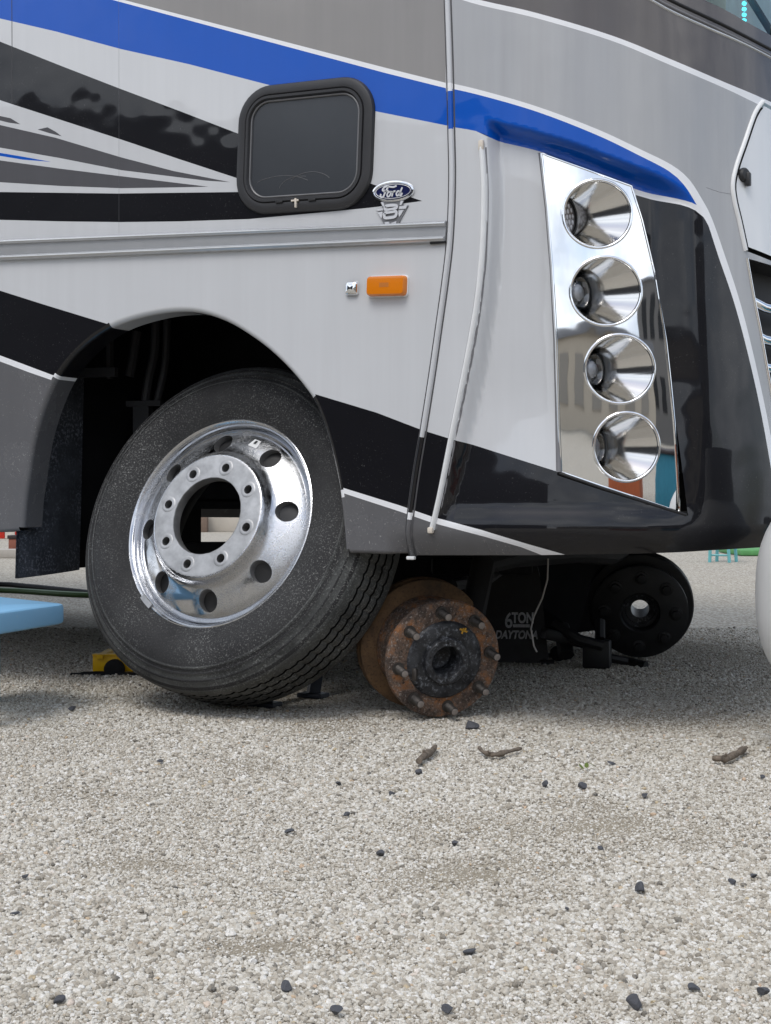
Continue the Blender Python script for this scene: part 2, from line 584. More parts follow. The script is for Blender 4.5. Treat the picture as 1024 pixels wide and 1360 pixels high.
# sandy earth the near stones lie in
bed = []
for d_, sg in ((1.30, -1), (1.30, 1), (5.7, 1), (5.7, -1)):
    xc_ = sg * d_ * 0.5 * 1024 * 1.13 / FOC
    bed.append((CS * xc_ - SN * d_, SN * xc_ + CS * d_, 0.0008))
sb = mk('sand_bed', bed, [(0, 1, 2, 3)], sand_material())
sb['kind'] = 'structure'

# sand patches showing between the stones: (px, py, half width px, half height px)
PATCH = [(395, 1262, 150, 16), (330, 1258, 70, 12), (812, 1090, 48, 17), (770, 1070, 60, 10), (640, 1100, 130, 24), (880, 1112, 150, 24), (700, 1150, 110, 20),
         (330, 1020, 60, 10), (430, 965, 70, 16), (590, 1170, 90, 16), (180, 1150, 70, 10), (900, 960, 120, 16), (120, 1060, 90, 12), (720, 1190, 60, 14)]


def gravel():
    n = 600000
    # denser near the camera where single stones show
    u = nrng.random(n)
    d0, d1 = 1.34, 5.8
    d = d0 * (d1 / d0) ** (u ** 0.80)
    k = (nrng.random(n) - 0.5) * (1024 * 1.16) / FOC
    xc = k * d
    X = CS * xc - SN * d
    Y = SN * xc + CS * d
    px = 512 + FOC * k
    py = HOR + EYE * FOC / d
    keep = np.ones(n, bool)
    size = np.clip(nrng.lognormal(0, 0.30, n), 0.5, 2.1) * 0.00245
    size *= 1.0 + 0.16 * np.clip((d - 2.5) / 3, 0, 1.5)
    for (a, b, hw, hh) in PATCH:
        e = ((px - a) / hw) ** 2 + ((py - b) / hh) ** 2
        e = e * (0.6 + 0.8 * nrng.random(n))
        keep &= ~((e < 1) & (nrng.random(n) < np.clip(1.15 - e, 0, 1) * 0.50))
        size = np.where(e < 1.3, size * 0.74, size)
    # low ridges and wheel marks leave the stones finer here and there
    wob = np.sin(X * 3.1 + 1.3 * np.sin(Y * 2.3)) * np.sin(Y * 4.3 + 0.7 * np.sin(X * 5.1))
    size *= np.where(wob > 0.35, 0.78, 1.0)
    X, Y, size = X[keep], Y[keep], size[keep]
    n = len(X)
    z = size * (-0.1 + 1.1 * nrng.random(n))
    me = bpy.data.meshes.new('gravel')
    me.vertices.add(n)
    me.vertices.foreach_set('co', np.column_stack((X, Y, z)).astype(np.float32).ravel())
    rot = (nrng.random((n, 3)) * np.array([0.7, 0.7, 2 * PI]) - np.array([0.35, 0.35, 0])).astype(np.float32)
    scl = (size[:, None] * (0.80 + 0.45 * nrng.random((n, 3)))).astype(np.float32)
    at1 = me.attributes.new('rot', 'FLOAT_VECTOR', 'POINT'); at1.data.foreach_set('vector', rot.ravel())
    at2 = me.attributes.new('scl', 'FLOAT_VECTOR', 'POINT'); at2.data.foreach_set('vector', scl.ravel())
    at3 = me.attributes.new('pick', 'INT', 'POINT'); at3.data.foreach_set('value', nrng.integers(0, 8, n).astype(np.int32))
    at4 = me.attributes.new('tone', 'FLOAT', 'POINT'); at4.data.foreach_set('value', nrng.random(n).astype(np.float32))
    me.update()
    o = bpy.data.objects.new('gravel', me)
    COL.objects.link(o)
    o['kind'] = 'stuff'
    o['label'] = 'pale beige and white pea gravel covering the yard'
    m, nt, b = new_mat('pebble')
    a = nt.nodes.new('ShaderNodeAttribute')
    a.attribute_type = 'INSTANCER'
    a.attribute_name = 'tone'
    c = ramp(nt, a.outputs['Fac'], [
        (0.0, (0.10, 0.097, 0.092)), (0.03, (0.22, 0.20, 0.17)), (0.14, (0.37, 0.335, 0.28)), (0.36, (0.50, 0.462, 0.395)),
        (0.60, (0.60, 0.572, 0.51)), (0.80, (0.685, 0.665, 0.61)), (0.986, (0.79, 0.775, 0.74)), (0.991, (0.56, 0.39, 0.27)),
        (0.998, (0.48, 0.40, 0.26))])
    v = coords(nt)
    sp = noise(nt, v, 1.7, 5, 0.68)
    c = mixc(nt, ramp(nt, sp, [(0.36, g(0.55)), (0.60, g(0))]), c, (0.35, 0.305, 0.235))
    nt.links.new(c, b.inputs['Base Color'])
    b.inputs['Roughness'].default_value = 0.75
    b.inputs['Specular IOR Level'].default_value = 0.3
    t = bpy.data.node_groups.new('scatter_gravel', 'GeometryNodeTree')
    t.interface.new_socket('Geometry', in_out='INPUT', socket_type='NodeSocketGeometry')
    t.interface.new_socket('Geometry', in_out='OUTPUT', socket_type='NodeSocketGeometry')
    gi = t.nodes.new('NodeGroupInput'); go = t.nodes.new('NodeGroupOutput')
    join = t.nodes.new('GeometryNodeGeometryToInstance')
    for i in range(8):
        ico = t.nodes.new('GeometryNodeMeshIcoSphere')
        ico.inputs['Radius'].default_value = 1.0
        ico.inputs['Subdivisions'].default_value = 2
        sp_ = t.nodes.new('GeometryNodeSetPosition')
        tx = t.nodes.new('ShaderNodeTexNoise')
        tx.noise_dimensions = '4D'
        tx.inputs['Scale'].default_value = 0.95
        tx.inputs['W'].default_value = i * 7.3
        tx.inputs['Detail'].default_value = 2.0
        sub = t.nodes.new('ShaderNodeVectorMath'); sub.operation = 'SUBTRACT'
        sub.inputs[1].default_value = (0.5, 0.5, 0.5)
        scn = t.nodes.new('ShaderNodeVectorMath'); scn.operation = 'SCALE'
        scn.inputs['Scale'].default_value = 1.7
        tr = t.nodes.new('GeometryNodeTransform')
        tr.inputs['Scale'].default_value = (1.0, 0.72 + 0.04 * i, 0.62 + 0.03 * ((i * 3) % 8))
        sm = t.nodes.new('GeometryNodeSetMaterial'); sm.inputs['Material'].default_value = m
        ss = t.nodes.new('GeometryNodeSetShadeSmooth'); ss.inputs['Shade Smooth'].default_value = (i % 2 == 0)
        t.links.new(ico.outputs['Mesh'], sp_.inputs['Geometry'])
        t.links.new(tx.outputs['Color'], sub.inputs[0])
        t.links.new(sub.outputs[0], scn.inputs[0])
        t.links.new(scn.outputs[0], sp_.inputs['Offset'])
        t.links.new(sp_.outputs['Geometry'], tr.inputs['Geometry'])
        t.links.new(tr.outputs['Geometry'], sm.inputs['Geometry'])
        t.links.new(sm.outputs['Geometry'], ss.inputs['Geometry'])
        t.links.new(ss.outputs['Geometry'], join.inputs['Geometry'])

    def attr(name, kind):
        q = t.nodes.new('GeometryNodeInputNamedAttribute')
        q.data_type = kind
        q.inputs['Name'].default_value = name
        return q.outputs['Attribute']
    m2p = t.nodes.new('GeometryNodeMeshToPoints')
    iop = t.nodes.new('GeometryNodeInstanceOnPoints')
    iop.inputs['Pick Instance'].default_value = True
    e2r = t.nodes.new('FunctionNodeEulerToRotation')
    t.links.new(gi.outputs[0], m2p.inputs['Mesh'])
    t.links.new(m2p.outputs['Points'], iop.inputs['Points'])
    t.links.new(join.outputs[0], iop.inputs['Instance'])
    t.links.new(attr('pick', 'INT'), iop.inputs['Instance Index'])
    t.links.new(attr('rot', 'FLOAT_VECTOR'), e2r.inputs[0])
    t.links.new(e2r.outputs[0], iop.inputs['Rotation'])
    t.links.new(attr('scl', 'FLOAT_VECTOR'), iop.inputs['Scale'])
    t.links.new(iop.outputs['Instances'], go.inputs[0])
    md = o.modifiers.new('scatter', 'NODES')
    md.node_group = t
    me.materials.append(m)
    return o


gravel()

# ================================================================== the motorhome body surface
YS, YC, BW, X0, KU = 2.86, 4.11, 1.25, -1.25, 0.75


def a_(z):
    return 0.65 + 0.05 * (0.8 - z)


def base(u, z):
    """outer skin before relief: u runs along the body, past 0 it turns round the front corner"""
    if u <= 0:
        return Vector((X0 + u, YS, z)), Vector((0, -1, 0))
    t = min(u / KU, PI / 2 - 1e-4)
    a = a_(z)
    c = math.cos(t)
    p = Vector((X0 + a * math.sin(t), YC - BW * math.sqrt(c), z))
    nx = 2 * math.sin(t) / a
    ny = -4 * c ** 1.5 / BW
    nz = 2 * math.sin(t) ** 2 / a * 0.05
    return p, Vector((nx, ny, nz)).normalized()


def uv(px, py):
    r = ray(px, py)
    d = YS / r.y
    X = r.x * d
    if X <= X0:
        return (X - X0, EYE + r.z * d)
    def F(d):
        X, Y, Z = r.x * d, r.y * d, EYE + r.z * d
        return (max(0, X - X0) / a_(Z)) ** 2 + (abs(Y - YC) / BW) ** 4 - 1
    lo = d - 0.3
    hi = d
    while F(hi) > 0 and hi < 6:
        lo = hi
        hi += 0.004
    for _ in range(40):
        mid = (lo + hi) / 2
        if F(mid) > 0:
            lo = mid
        else:
            hi = mid
    X, Z = r.x * hi, EYE + r.z * hi
    return (KU * math.asin(max(-1, min(1, (X - X0) / a_(Z)))), Z)


def catmull(pts, step=10.0):
    pts = [np.array(p, float) for p in pts]
    out = []
    for i in range(len(pts) - 1):
        p0 = pts[max(i - 1, 0)]; p1 = pts[i]; p2 = pts[i + 1]; p3 = pts[min(i + 2, len(pts) - 1)]
        n = max(1, int(np.linalg.norm(p2 - p1) / step))
        for k in range(n):
            t = k / n
            out.append(0.5 * (2 * p1 + (p2 - p0) * t + (2 * p0 - 5 * p1 + 4 * p2 - p3) * t * t + (3 * p1 - p0 - 3 * p2 + p3) * t ** 3))
    out.append(pts[-1])
    return [tuple(p) for p in out]


def dense(pts, step=12.0, closed=False):
    out = []
    q = list(pts) + ([pts[0]] if closed else [])
    for a, b in zip(q[:-1], q[1:]):
        n = max(1, min(60, int(math.hypot(b[0] - a[0], b[1] - a[1]) / step)))
        for k in range(n):
            t = k / n
            out.append((a[0] + (b[0] - a[0]) * t, a[1] + (b[1] - a[1]) * t))
    if not closed:
        out.append(q[-1])
    return out


def UV(pts, closed=False, smooth=False, step=10.0):
    p = catmull(pts, step) if smooth else dense(pts, step, closed)
    return [uv(*q) for q in p]


# relief: the lamp bay is pressed in below a brow and forward of the white rod
ROD = [(640, 196), (643, 250), (641, 330), (634, 400), (622, 470), (608, 540), (596, 600), (584, 660), (574, 703)]
BROW = [(627, 150), (660, 160), (712, 173), (760, 187), (800, 202), (852, 222), (885, 236), (915, 256), (936, 280)]
rod_uv = UV(ROD, smooth=True)
brow_uv = UV(BROW, smooth=True)
_rz = np.array([q[1] for q in rod_uv][::-1]); _ru = np.array([q[0] for q in rod_uv][::-1])
_bu = np.array([q[0] for q in brow_uv]); _bz = np.array([q[1] for q in brow_uv])
U_END = uv(944, 330)[0]
Z_LOW = uv(640, 700)[1]


def sm(x):
    x = max(0.0, min(1.0, x))
    return x * x * (3 - 2 * x)


ZT0 = uv(760, 704)[1]


def relief(u, z):
    ur = float(np.interp(z, _rz, _ru))
    zb = float(np.interp(u, _bu, _bz))
    s = sm((u - ur - 0.007) / 0.034) * sm((zb - z) / 0.027)
    fade_r = 1 - sm((u - (U_END - 0.15)) / 0.13)
    fade_d = sm((z - (Z_LOW - 0.02)) / 0.35) * 0.75 + 0.25 * sm((z - Z_LOW) / 0.05)
    d = -0.040 * s * fade_r * fade_d
    # tucked-in lower edge
    zt = ZT0 - 0.034 * (u - 0.2) * 0
    if u > -0.25:
        k = max(0.0, (zt - z) / 0.06)
        d -= 0.030 * min(k, 2) ** 1.6 * sm((u + 0.25) / 0.08)
    return d


def S(u, z, off=0.0):
    p, n = base(u, z)
    if callable(off):
        off = off(u, z)
    return p + n * (relief(u, z) + off)


def SN_(u, z, off=0.0):
    e = 0.003
    if not callable(off):
        off = 0.0
    a = S(u + e, z, off) - S(u - e, z, off)
    b = S(u, z + e, off) - S(u, z - e, off)
    n = a.cross(b)
    return n.normalized()


# ------------------------------------------------------------------ paint scheme
def band(top, bot):
    return top + bot[::-1]


WL_TOP = [(-400, -160), (165, 0), (512, 90), (592, 110)]
WL_BOT = [(-400, -152), (150, 0), (512, 97), (592, 117)]
BL_BOT = [(-400, -82), (2, 25), (75, 42), (160, 65), (250, 85), (350, 111), (495, 147), (600, 168)]
CAP_W1T = [(590, 109), (632, 118), (712, 141), (792, 171), (852, 199), (892, 219), (915, 238), (932, 264), (945, 289), (962, 337), (984, 405), (1004, 485), (1022, 570), (1045, 700)]
CAP_W1B = [(590, 116), (632, 125), (712, 148), (792, 179), (850, 207), (888, 227), (908, 245), (923, 268), (934, 287), (941, 300), (954, 340), (976, 405), (997, 485), (1015, 570), (1037, 700)]
CAP_BLB = [(590, 167), (632, 174), (648, 181), (712, 195), (772, 215), (844, 243), (892, 257), (920, 269), (935, 278)]
CAP_W3B = [(847, 252), (883, 262), (908, 270), (924, 279), (934, 288), (941, 298)]
CAP_W2T = [(560, -28), (627, -3), (712, 17), (812, 47), (887, 77), (962, 109), (1014, 131), (1100, 172)]
CAP_W2B = [(560, -20), (627, 4), (712, 24), (812, 54), (887, 85), (962, 117), (1008, 139), (1100, 182)]
CAP_W1T, CAP_W1B, CAP_BLB, CAP_W2T, CAP_W2B, CAP_W3B = [catmull(q_, 9) for q_ in (CAP_W1T, CAP_W1B, CAP_BLB, CAP_W2T, CAP_W2B, CAP_W3B)]
LB_TOP = [(417, 523), (500, 548), (560, 571), (640, 596), (742, 627), (912, 684)]
LW_TOP = [(440, 643), (456, 648), (530, 671), (573, 686), (640, 704), (700, 723), (752, 738)]
LW_BOT = [(440, 650), (456, 655), (530, 679), (573, 694), (640, 712), (690, 727), (722, 740)]

UP = -1800
SCHEME_SIDE = [
    ('taupe', [(-400, UP), (592, UP)] + WL_BOT[::-1]),
    ('white_line', WL_TOP + WL_BOT[::-1]),
    ('blue', WL_BOT + BL_BOT[::-1]),
    ('black', [(-60, 30), (2, 56), (80, 87), (160, 118), (240, 148), (315, 177), (330, 182), (330, 241), (313, 236), (240, 212), (160, 185), (80, 159), (15, 138), (0, 133), (-60, 115)]),
    ('sliver', [(-60, 154), (0, 166), (74, 183), (161, 209), (230, 227), (306, 242), (274, 240), (161, 226), (80, 210), (0, 196), (-60, 186)]),
    ('sliver', [(-60, 204), (0, 213), (80, 224), (161, 234), (277, 248), (226, 249), (161, 250), (80, 247), (0, 242), (-60, 237)]),
    ('blue', [(-60, 196), (0, 203), (30, 208), (68, 215), (30, 212), (0, 207), (-60, 202)]),
    ('sliver', [(-12, 154), (0, 154), (14, 157), (27, 165), (12, 163), (0, 160), (-12, 158)]),
    ('sliver', [(50, 172), (63, 169), (74, 175), (82, 181), (66, 177)]),
    ('black', [(-400, 244), (0, 255), (155, 257), (316, 255), (400, 250), (490, 243), (525, 255), (561, 267), (530, 271), (490, 276), (440, 281), (330, 291), (240, 294), (161, 295), (80, 294), (0, 292), (-400, 281)]),
]
SCHEME_LOW = [
    ('black', LB_TOP[:3] + [(600, 583), (600, 692)] + LW_TOP[3::-1] + [(400, 630), (400, 518)]),
    ('white_line', LW_TOP[:5] + LW_BOT[4::-1]),
    ('slate', LW_BOT[:5] + [(640, 800), (420, 800)]),
    ('black', [(-400, 284), (0, 386), (60, 405), (145, 431), (200, 440), (200, 520), (90, 497), (75, 501), (40, 487), (0, 473), (-400, 345)]),
    ('white_line', [(-400, 340), (0, 472), (40, 487), (72, 499), (92, 494), (130, 478), (130, 486), (94, 501), (75, 507), (40, 495), (0, 480), (-400, 350)]),
    ('slate', [(-400, 350), (0, 480), (40, 495), (75, 507), (94, 501), (130, 486), (130, 800), (-400, 800)]),
]
SCHEME_CAP = [
    ('dark_taupe', CAP_W2T + [(1100, UP), (540, UP)]),
    ('grey', CAP_W2B + [q_ for q_ in CAP_W1T[::-1] if q_[0] < 1008]),
    ('grey', [(1008, 139), (1100, 182), (1100, 800), (1045, 700)] + [q_ for q_ in CAP_W1T[::-1] if 930 < q_[0] < 1030]),
    ('white_line', CAP_W2T + CAP_W2B[::-1]),
    ('blue', [q_ for q_ in CAP_W1B if q_[1] < 292] + CAP_BLB[::-1]),
    ('black', [(560, 571), (640, 596), (742, 627), (790, 640), (870, 640), (846, 250)] + CAP_W3B + [q_ for q_ in CAP_W1B if q_[1] > 302] + [(1045, 820), (752, 820), (752, 738)] + LW_TOP[::-1][1:4] + [(530, 671), (530, 562)]),
    ('white_line', [q_ for q_ in CAP_BLB if q_[0] > 843] + [(943, 294)] + CAP_W3B[::-1]),
    ('white_line', CAP_W1T + CAP_W1B[::-1]),
    ('slate', [(520, 675), (530, 679), (573, 694), (640, 712), (690, 727), (722, 740), (722, 800), (500, 800)]),
    ('white_line', [(520, 667)] + LW_TOP[2:] + LW_BOT[2:][::-1] + [(520, 675)]),
]


def pip(P, poly):
    """points in polygon, even-odd"""
    x, y = P[:, 0], P[:, 1]
    ins = np.zeros(len(P), bool)
    q = np.asarray(poly)
    for (x0, y0), (x1, y1) in zip(q, np.roll(q, -1, 0)):
        if y0 == y1:
            continue
        c = ((y0 > y) != (y1 > y)) & (x < (x1 - x0) * (y - y0) / (y1 - y0) + x0)
        ins ^= c
    return ins


def conv(scheme):
    out = []
    for name, poly in scheme:
        out.append((name, [uv(*q) for q in dense(poly, 9.0, True)]))
    return out


def resample(poly, step, closed=True):
    out = []
    q = list(poly) + ([poly[0]] if closed else [])
    for a, b in zip(q[:-1], q[1:]):
        l = math.hypot(b[0] - a[0], b[1] - a[1])
        n = max(1, min(40, int(l / step)))
        for k in range(n):
            t = k / n
            out.append((a[0] + (b[0] - a[0]) * t, a[1] + (b[1] - a[1]) * t))
    if not closed:
        out.append(q[-1])
    return out


INV = None
GU = sorted(set([round(v, 4) for v in list(np.arange(-8, -2.0, 0.35)) + list(np.arange(-2.0, 1.18, 0.026))]))
GZ = sorted(set([round(v, 4) for v in list(np.arange(0.30, 1.72, 0.026)) + list(np.arange(1.75, 3.1, 0.2))]))


def panel(name, outline, holes, scheme, parent, default='silver', off=0.0, fine=0.0, rims=(), flat=False):
    """one body panel: its outline and its paint edges are meshed together, so every paint edge is a clean seam"""
    cons = [(resample(outline, 0.008), True)] + [(resample(h, 0.014), True) for h in holes]
    o_u = [q[0] for q in outline]; o_z = [q[1] for q in outline]
    lo, hi = (min(o_u) - .02, min(o_z) - .02), (max(o_u) + .02, max(o_z) + .02)
    for nm, poly in scheme:
        cons.append((resample(poly, 0.03), True))
    V, E = [], []
    for pts, closed in cons:
        b = len(V)
        V += pts
        E += [(b + i, b + (i + 1) % len(pts)) for i in range(len(pts) if closed else len(pts) - 1)]
    cp = np.array(V)
    if name == 'front_cap':
        gu = sorted(set([q for q in GU if lo[0] < q < hi[0]] + list(np.round(np.arange(-0.12, 0.62, 0.009), 4))))
        gz = sorted(set([q for q in GZ if lo[1] < q < hi[1]] + list(np.round(np.arange(1.16, 1.42, 0.007), 4))))
    elif fine:
        gu = np.arange(lo[0], hi[0], fine); gz = np.arange(lo[1], hi[1], fine)
    else:
        gu = [q for q in GU if lo[0] < q < hi[0]]; gz = [q for q in GZ if lo[1] < q < hi[1]]
    G = np.array([(a, b) for a in gu for b in gz])
    G = G[pip(G, outline)]
    if len(G):
        near = np.zeros(len(G), bool)
        for i in range(0, len(cp), 400):
            dd = ((G[:, None, :] - cp[None, i:i + 400, :]) ** 2).sum(2)
            near |= dd.min(1) < ((0.003 if name == 'front_cap' else 0.009) if not fine else fine * 0.4) ** 2
        V += [tuple(q) for q in G[~near]]
    res = delaunay_2d_cdt([Vector(q) for q in V], E, [], 0, 1e-5)
    v2, fs = res[0], res[2]
    P2 = np.array([tuple(q) for q in v2])
    F = np.array([f for f in fs if len(f) == 3])
    C = P2[F].mean(1)
    keep = pip(C, outline)
    for h in holes:
        keep &= ~pip(C, h)
    F, C = F[keep], C[keep]
    names = [default]
    mi = np.zeros(len(F), int)
    for nm, poly in scheme:
        if nm not in names:
            names.append(nm)
        mi[pip(C, poly)] = names.index(nm)
    used = np.unique(F)
    remap = -np.ones(len(P2), int)
    remap[used] = np.arange(len(used))
    F = remap[F]
    P2 = P2[used]
    verts = [S(a, b, off) for a, b in P2]
    norms = [SN_(a, b, off) for a, b in P2]
    # orient outwards
    faces = []
    for f in F:
        a, b, c = (verts[i] for i in f)
        n = (b - a).cross(c - a)
        faces.append(tuple(f) if n.dot(norms[f[0]]) > 0 else (f[0], f[2], f[1]))
    fm = list(mi)
    # returned edges
    for poly, depth, rad, closed in rims:
        pts = resample(poly, 0.008, closed)
        cls = np.zeros(len(pts), int)
        arr = np.array(pts)
        cen = P2.mean(0)
        for nm, pl in scheme:
            cls[pip(arr, pl)] = names.index(nm)
        K = [(0.0, 0)] + [(rad * math.sin(t), rad * (1 - math.cos(t))) for t in (PI / 6, PI / 3, PI / 2)] + [(rad, depth)]
        TH = [0, PI / 6, PI / 3, PI / 2, PI / 2]
        b0 = len(verts)
        n_p = len(pts)
        ar = 0.5 * sum(pts[i][0] * pts[(i + 1) % n_p][1] - pts[(i + 1) % n_p][0] * pts[i][1] for i in range(n_p)) if closed else 0
        for i, (a, b) in enumerate(pts):
            n = SN_(a, b)
            i0, i1 = (i - 1, (i + 1) % n_p) if closed else (max(i - 1, 0), min(i + 1, n_p - 1))
            t = (S(*pts[i1]) - S(*pts[i0])).normalized()
            e = t.cross(n).normalized()      # to the right of travel, in the surface
            p = S(a, b, off)
            for (ex, dn), th in zip(K, TH):
                verts.append(p + e * ex - n * dn)
                norms.append((n * math.cos(th) + e * math.sin(th)).normalized())
        k = len(K)
        for i in range(n_p if closed else n_p - 1):
            j = (i + 1) % n_p
            for q in range(k - 1):
                a0, a1, a2, a3 = b0 + i * k + q, b0 + j * k + q, b0 + j * k + q + 1, b0 + i * k + q + 1
                f = (a0, a1, a2, a3)
                nn = (verts[a1] - verts[a0]).cross(verts[a3] - verts[a0])
                if nn.dot(norms[a0] + norms[a3]) < 0:
                    f = f[::-1]
                faces.append(f)
                fm.append(cls[i])
    return mk(name, verts, faces, [M[q] for q in names], parent, True, fm, norms, None, INV)


def sweep(name, uvs, half, height, mats, parent, scheme=None, default=None, off=0.0, inv=None, n=7, closed=False, prof=None, base_off=-0.002):
    """a bead or moulding laid along a line on the body"""
    pts = resample(uvs, 0.012, closed)
    verts, faces, fm = [], [], []
    names = [default] if default else []
    cls = np.zeros(len(pts), int)
    if scheme:
        arr = np.array(pts)
        for nm, pl in scheme:
            if nm not in names:
                names.append(nm)
            cls[pip(arr, pl)] = names.index(nm)
        mats = [M[q] for q in names]
    if prof is None:
        prof = [(math.cos(PI - PI * k / (n - 1)) * half, math.sin(PI * k / (n - 1)) * height) for k in range(n)]
    k = len(prof)
    m = len(pts)
    for i, (a, b) in enumerate(pts):
        nn = SN_(a, b)
        i0, i1 = ((i - 1) % m, (i + 1) % m) if closed else (max(i - 1, 0), min(i + 1, m - 1))
        t = (S(*pts[i1]) - S(*pts[i0])).normalized()
        e = t.cross(nn).normalized()
        p = S(a, b, (off(a, b) if callable(off) else off) + base_off)
        for (x, h) in prof:
            verts.append(p + e * x + nn * h)
    for i in range(m if closed else m - 1):
        j = (i + 1) % m
        for q in range(k - 1):
            faces.append((i * k + q, i * k + q + 1, j * k + q + 1, j * k + q))
            fm.append(cls[i])
    if not closed:
        faces.append(tuple(range(k))); fm.append(cls[0])
        faces.append(tuple((m - 1) * k + q for q in range(k))[::-1]); fm.append(cls[-1])
    # outward normals
    f0 = faces[0]
    nn = (verts[f0[1]] - verts[f0[0]]).cross(verts[f0[2]] - verts[f0[0]])
    ref = SN_(*pts[0])
    mid = faces[(k - 1) // 2]
    nn = (verts[mid[1]] - verts[mid[0]]).cross(verts[mid[2]] - verts[mid[0]])
    if nn.dot(ref) < 0:
        faces = [f[::-1] for f in faces]
    return mk(name, verts, faces, mats, parent, True, fm, None, 50, inv)


# ------------------------------------------------------------------ outlines on the body
SEAM = [(590, UP), (592, -300), (594, 0), (597, 90), (599, 180), (600, 230), (599, 280), (596, 330), (590, 380), (583, 430), (573, 500), (562, 570), (552, 630), (544, 690), (540, 738)]
seam_uv = [uv(*q) for q in dense(SEAM[:3], 200)[:-1]] + UV(SEAM[2:], smooth=True)
ARCH = [(25, 700), (27, 670), (31, 640), (42, 575), (65, 510), (95, 467), (135, 434), (175, 417), (225, 407), (265, 408), (300, 419), (330, 436), (360, 458), (390, 487), (417, 521), (429, 545), (441, 580), (453, 630), (460, 680), (464, 729)]
arch_uv = UV(ARCH, smooth=True)


def extrap(p, q, u):
    """point at u on the straight line p-q"""
    t = (u - p[0]) / (q[0] - p[0])
    return (u, p[1] + (q[1] - p[1]) * t)


r_top0, r_top1 = uv(0, 317), uv(585, 293)
r_bot0, r_bot1 = uv(0, 349), uv(585, 323)


def on_seam(line0, line1):
    for a, b in zip(seam_uv[:-1], seam_uv[1:]):
        za = extrap(line0, line1, a[0])[1]; zb = extrap(line0, line1, b[0])[1]
        if (a[1] - za) * (b[1] - zb) <= 0:
            return a
    return seam_uv[-1]


zs_split = extrap(uv(0, 333), uv(585, 308), seam_uv[0][0])
SPL0, SPL1 = uv(0, 333), uv(585, 308)
sp = on_seam(SPL0, SPL1)
isp = seam_uv.index(sp)

root = thing('motorhome', 'silver, grey and black striped motorhome with a blue swoosh and its front wheel off', 'motorhome', (-1.4, 3.0, 0.0))
INV = Matrix.Translation((1.4, -3.0, 0.0))

side_out = [(-8, 3.0)] + [(seam_uv[0][0], 3.0)] + [q for q in seam_uv[:isp + 1] if q[1] < 2.99] + [extrap(SPL0, SPL1, sp[0] - 0.01), extrap(SPL0, SPL1, -8)]
sch_side = conv(SCHEME_SIDE)
panel('side_wall', side_out, [], sch_side, root)

low_b0, low_b1 = uv(0, 702), uv(28, 701)
zb_rear = extrap(low_b0, low_b1, -8)
low_out = [extrap(SPL0, SPL1, -8), extrap(SPL0, SPL1, sp[0] - 0.01)] + seam_uv[isp + 1:] + [uv(538, 733), uv(500, 730)] + arch_uv[::-1] + [(low_b0[0], low_b0[1]), (-8, low_b0[1] + 0.2)]
sch_low = conv(SCHEME_LOW)
lower = panel('lower_panel', low_out, [], sch_low, root, rims=[(arch_uv, 0.075, 0.014, False), ([uv(464, 729), uv(500, 730), uv(538, 733)], 0.05, 0.01, False), ([(-8, low_b0[1] + 0.2), low_b0, arch_uv[0]], 0.05, 0.01, False)])

# front cap
BEZ = [(717, 199), (780, 221), (842, 243), (856, 290), (872, 360), (887, 450), (900, 560), (911, 679), (860, 663), (800, 645), (744, 626), (742, 560), (739, 450), (733, 350), (726, 270)]
BEZ_CUT = [(711, 197), (780, 219), (846, 242), (860, 290), (876, 360), (891, 450), (904, 560), (915, 685), (860, 669), (800, 651), (739, 631), (736, 560), (733, 450), (727, 350), (720, 270)]
bez_uv = UV(BEZ, True, step=8); cut_uv = UV(BEZ_CUT, True, step=8)
HATCH = [(1013, 135), (1002, 151), (989, 188), (978, 220), (973, 244), (975, 266), (982, 296), (990, 333)]
hatch_l = UV(HATCH, smooth=True, step=6)
U_C = KU * PI / 2 - 0.002
h_tr = (U_C, uv(1140, 200)[1]); h_br = (U_C, uv(1140, 384)[1])
hatch_out = hatch_l + [uv(1023, 346), uv(1100, 372), h_br, h_tr, uv(1100, 182), uv(1050, 158)]
GRILL = [(992, 343), (1002, 400), (1010, 440), (1017, 480), (1024, 520), (1034, 585)]
gr_l = UV(GRILL, smooth=True, step=6)
grille_out = gr_l + [(U_C, gr_l[-1][1] - 0.01), (U_C, uv(1140, 388)[1]), uv(1100, 378), uv(1023, 352)]
WS = [(905, -22), (932, -2), (963, 13), (1024, 47), (1100, 86)]
ws_l = UV(WS, smooth=True)
ws_out = ws_l + [(U_C, ws_l[-1][1] - 0.02), (U_C, 2.6), (ws_l[0][0] - 0.03, 2.6)]
CAPB = [(540, 738), (580, 738), (640, 738), (700, 738), (760, 737), (830, 736), (900, 734), (950, 731), (1000, 728), (1060, 724)]
capb_uv = UV(CAPB, smooth=True)
cap_out = [(seam_uv[0][0], 3.0), (U_C, 3.0), (U_C, capb_uv[-1][1])] + capb_uv[::-1] + [q for q in seam_uv[::-1] if q[1] < 2.99][1:]
sch_cap = conv(SCHEME_CAP)
cap = panel('front_cap', cap_out, [cut_uv, hatch_out, grille_out, ws_out], sch_cap, root, rims=[(capb_uv[::-1], 0.05, 0.012, False)])

# headlamp bay backing
panel('lamp_bay', resample(cut_uv, .02), [], [], root, default='plate_black', off=-0.13)
# seam bead between side and cap, with its two dark joints
sch_all = sch_side[:3] + [q for q in sch_low[:3]] + sch_cap
vis_seam = [q for q in seam_uv if q[1] < 2.95]
sweep('seam_bead', vis_seam, 0.0062, 0.008, None, root, scheme=[(n_, p_) for n_, p_ in conv(SCHEME_CAP[4:5] + SCHEME_CAP[5:])] , default='silver', inv=INV)


def shift(line, du):
    return [(a + du, b) for a, b in line]


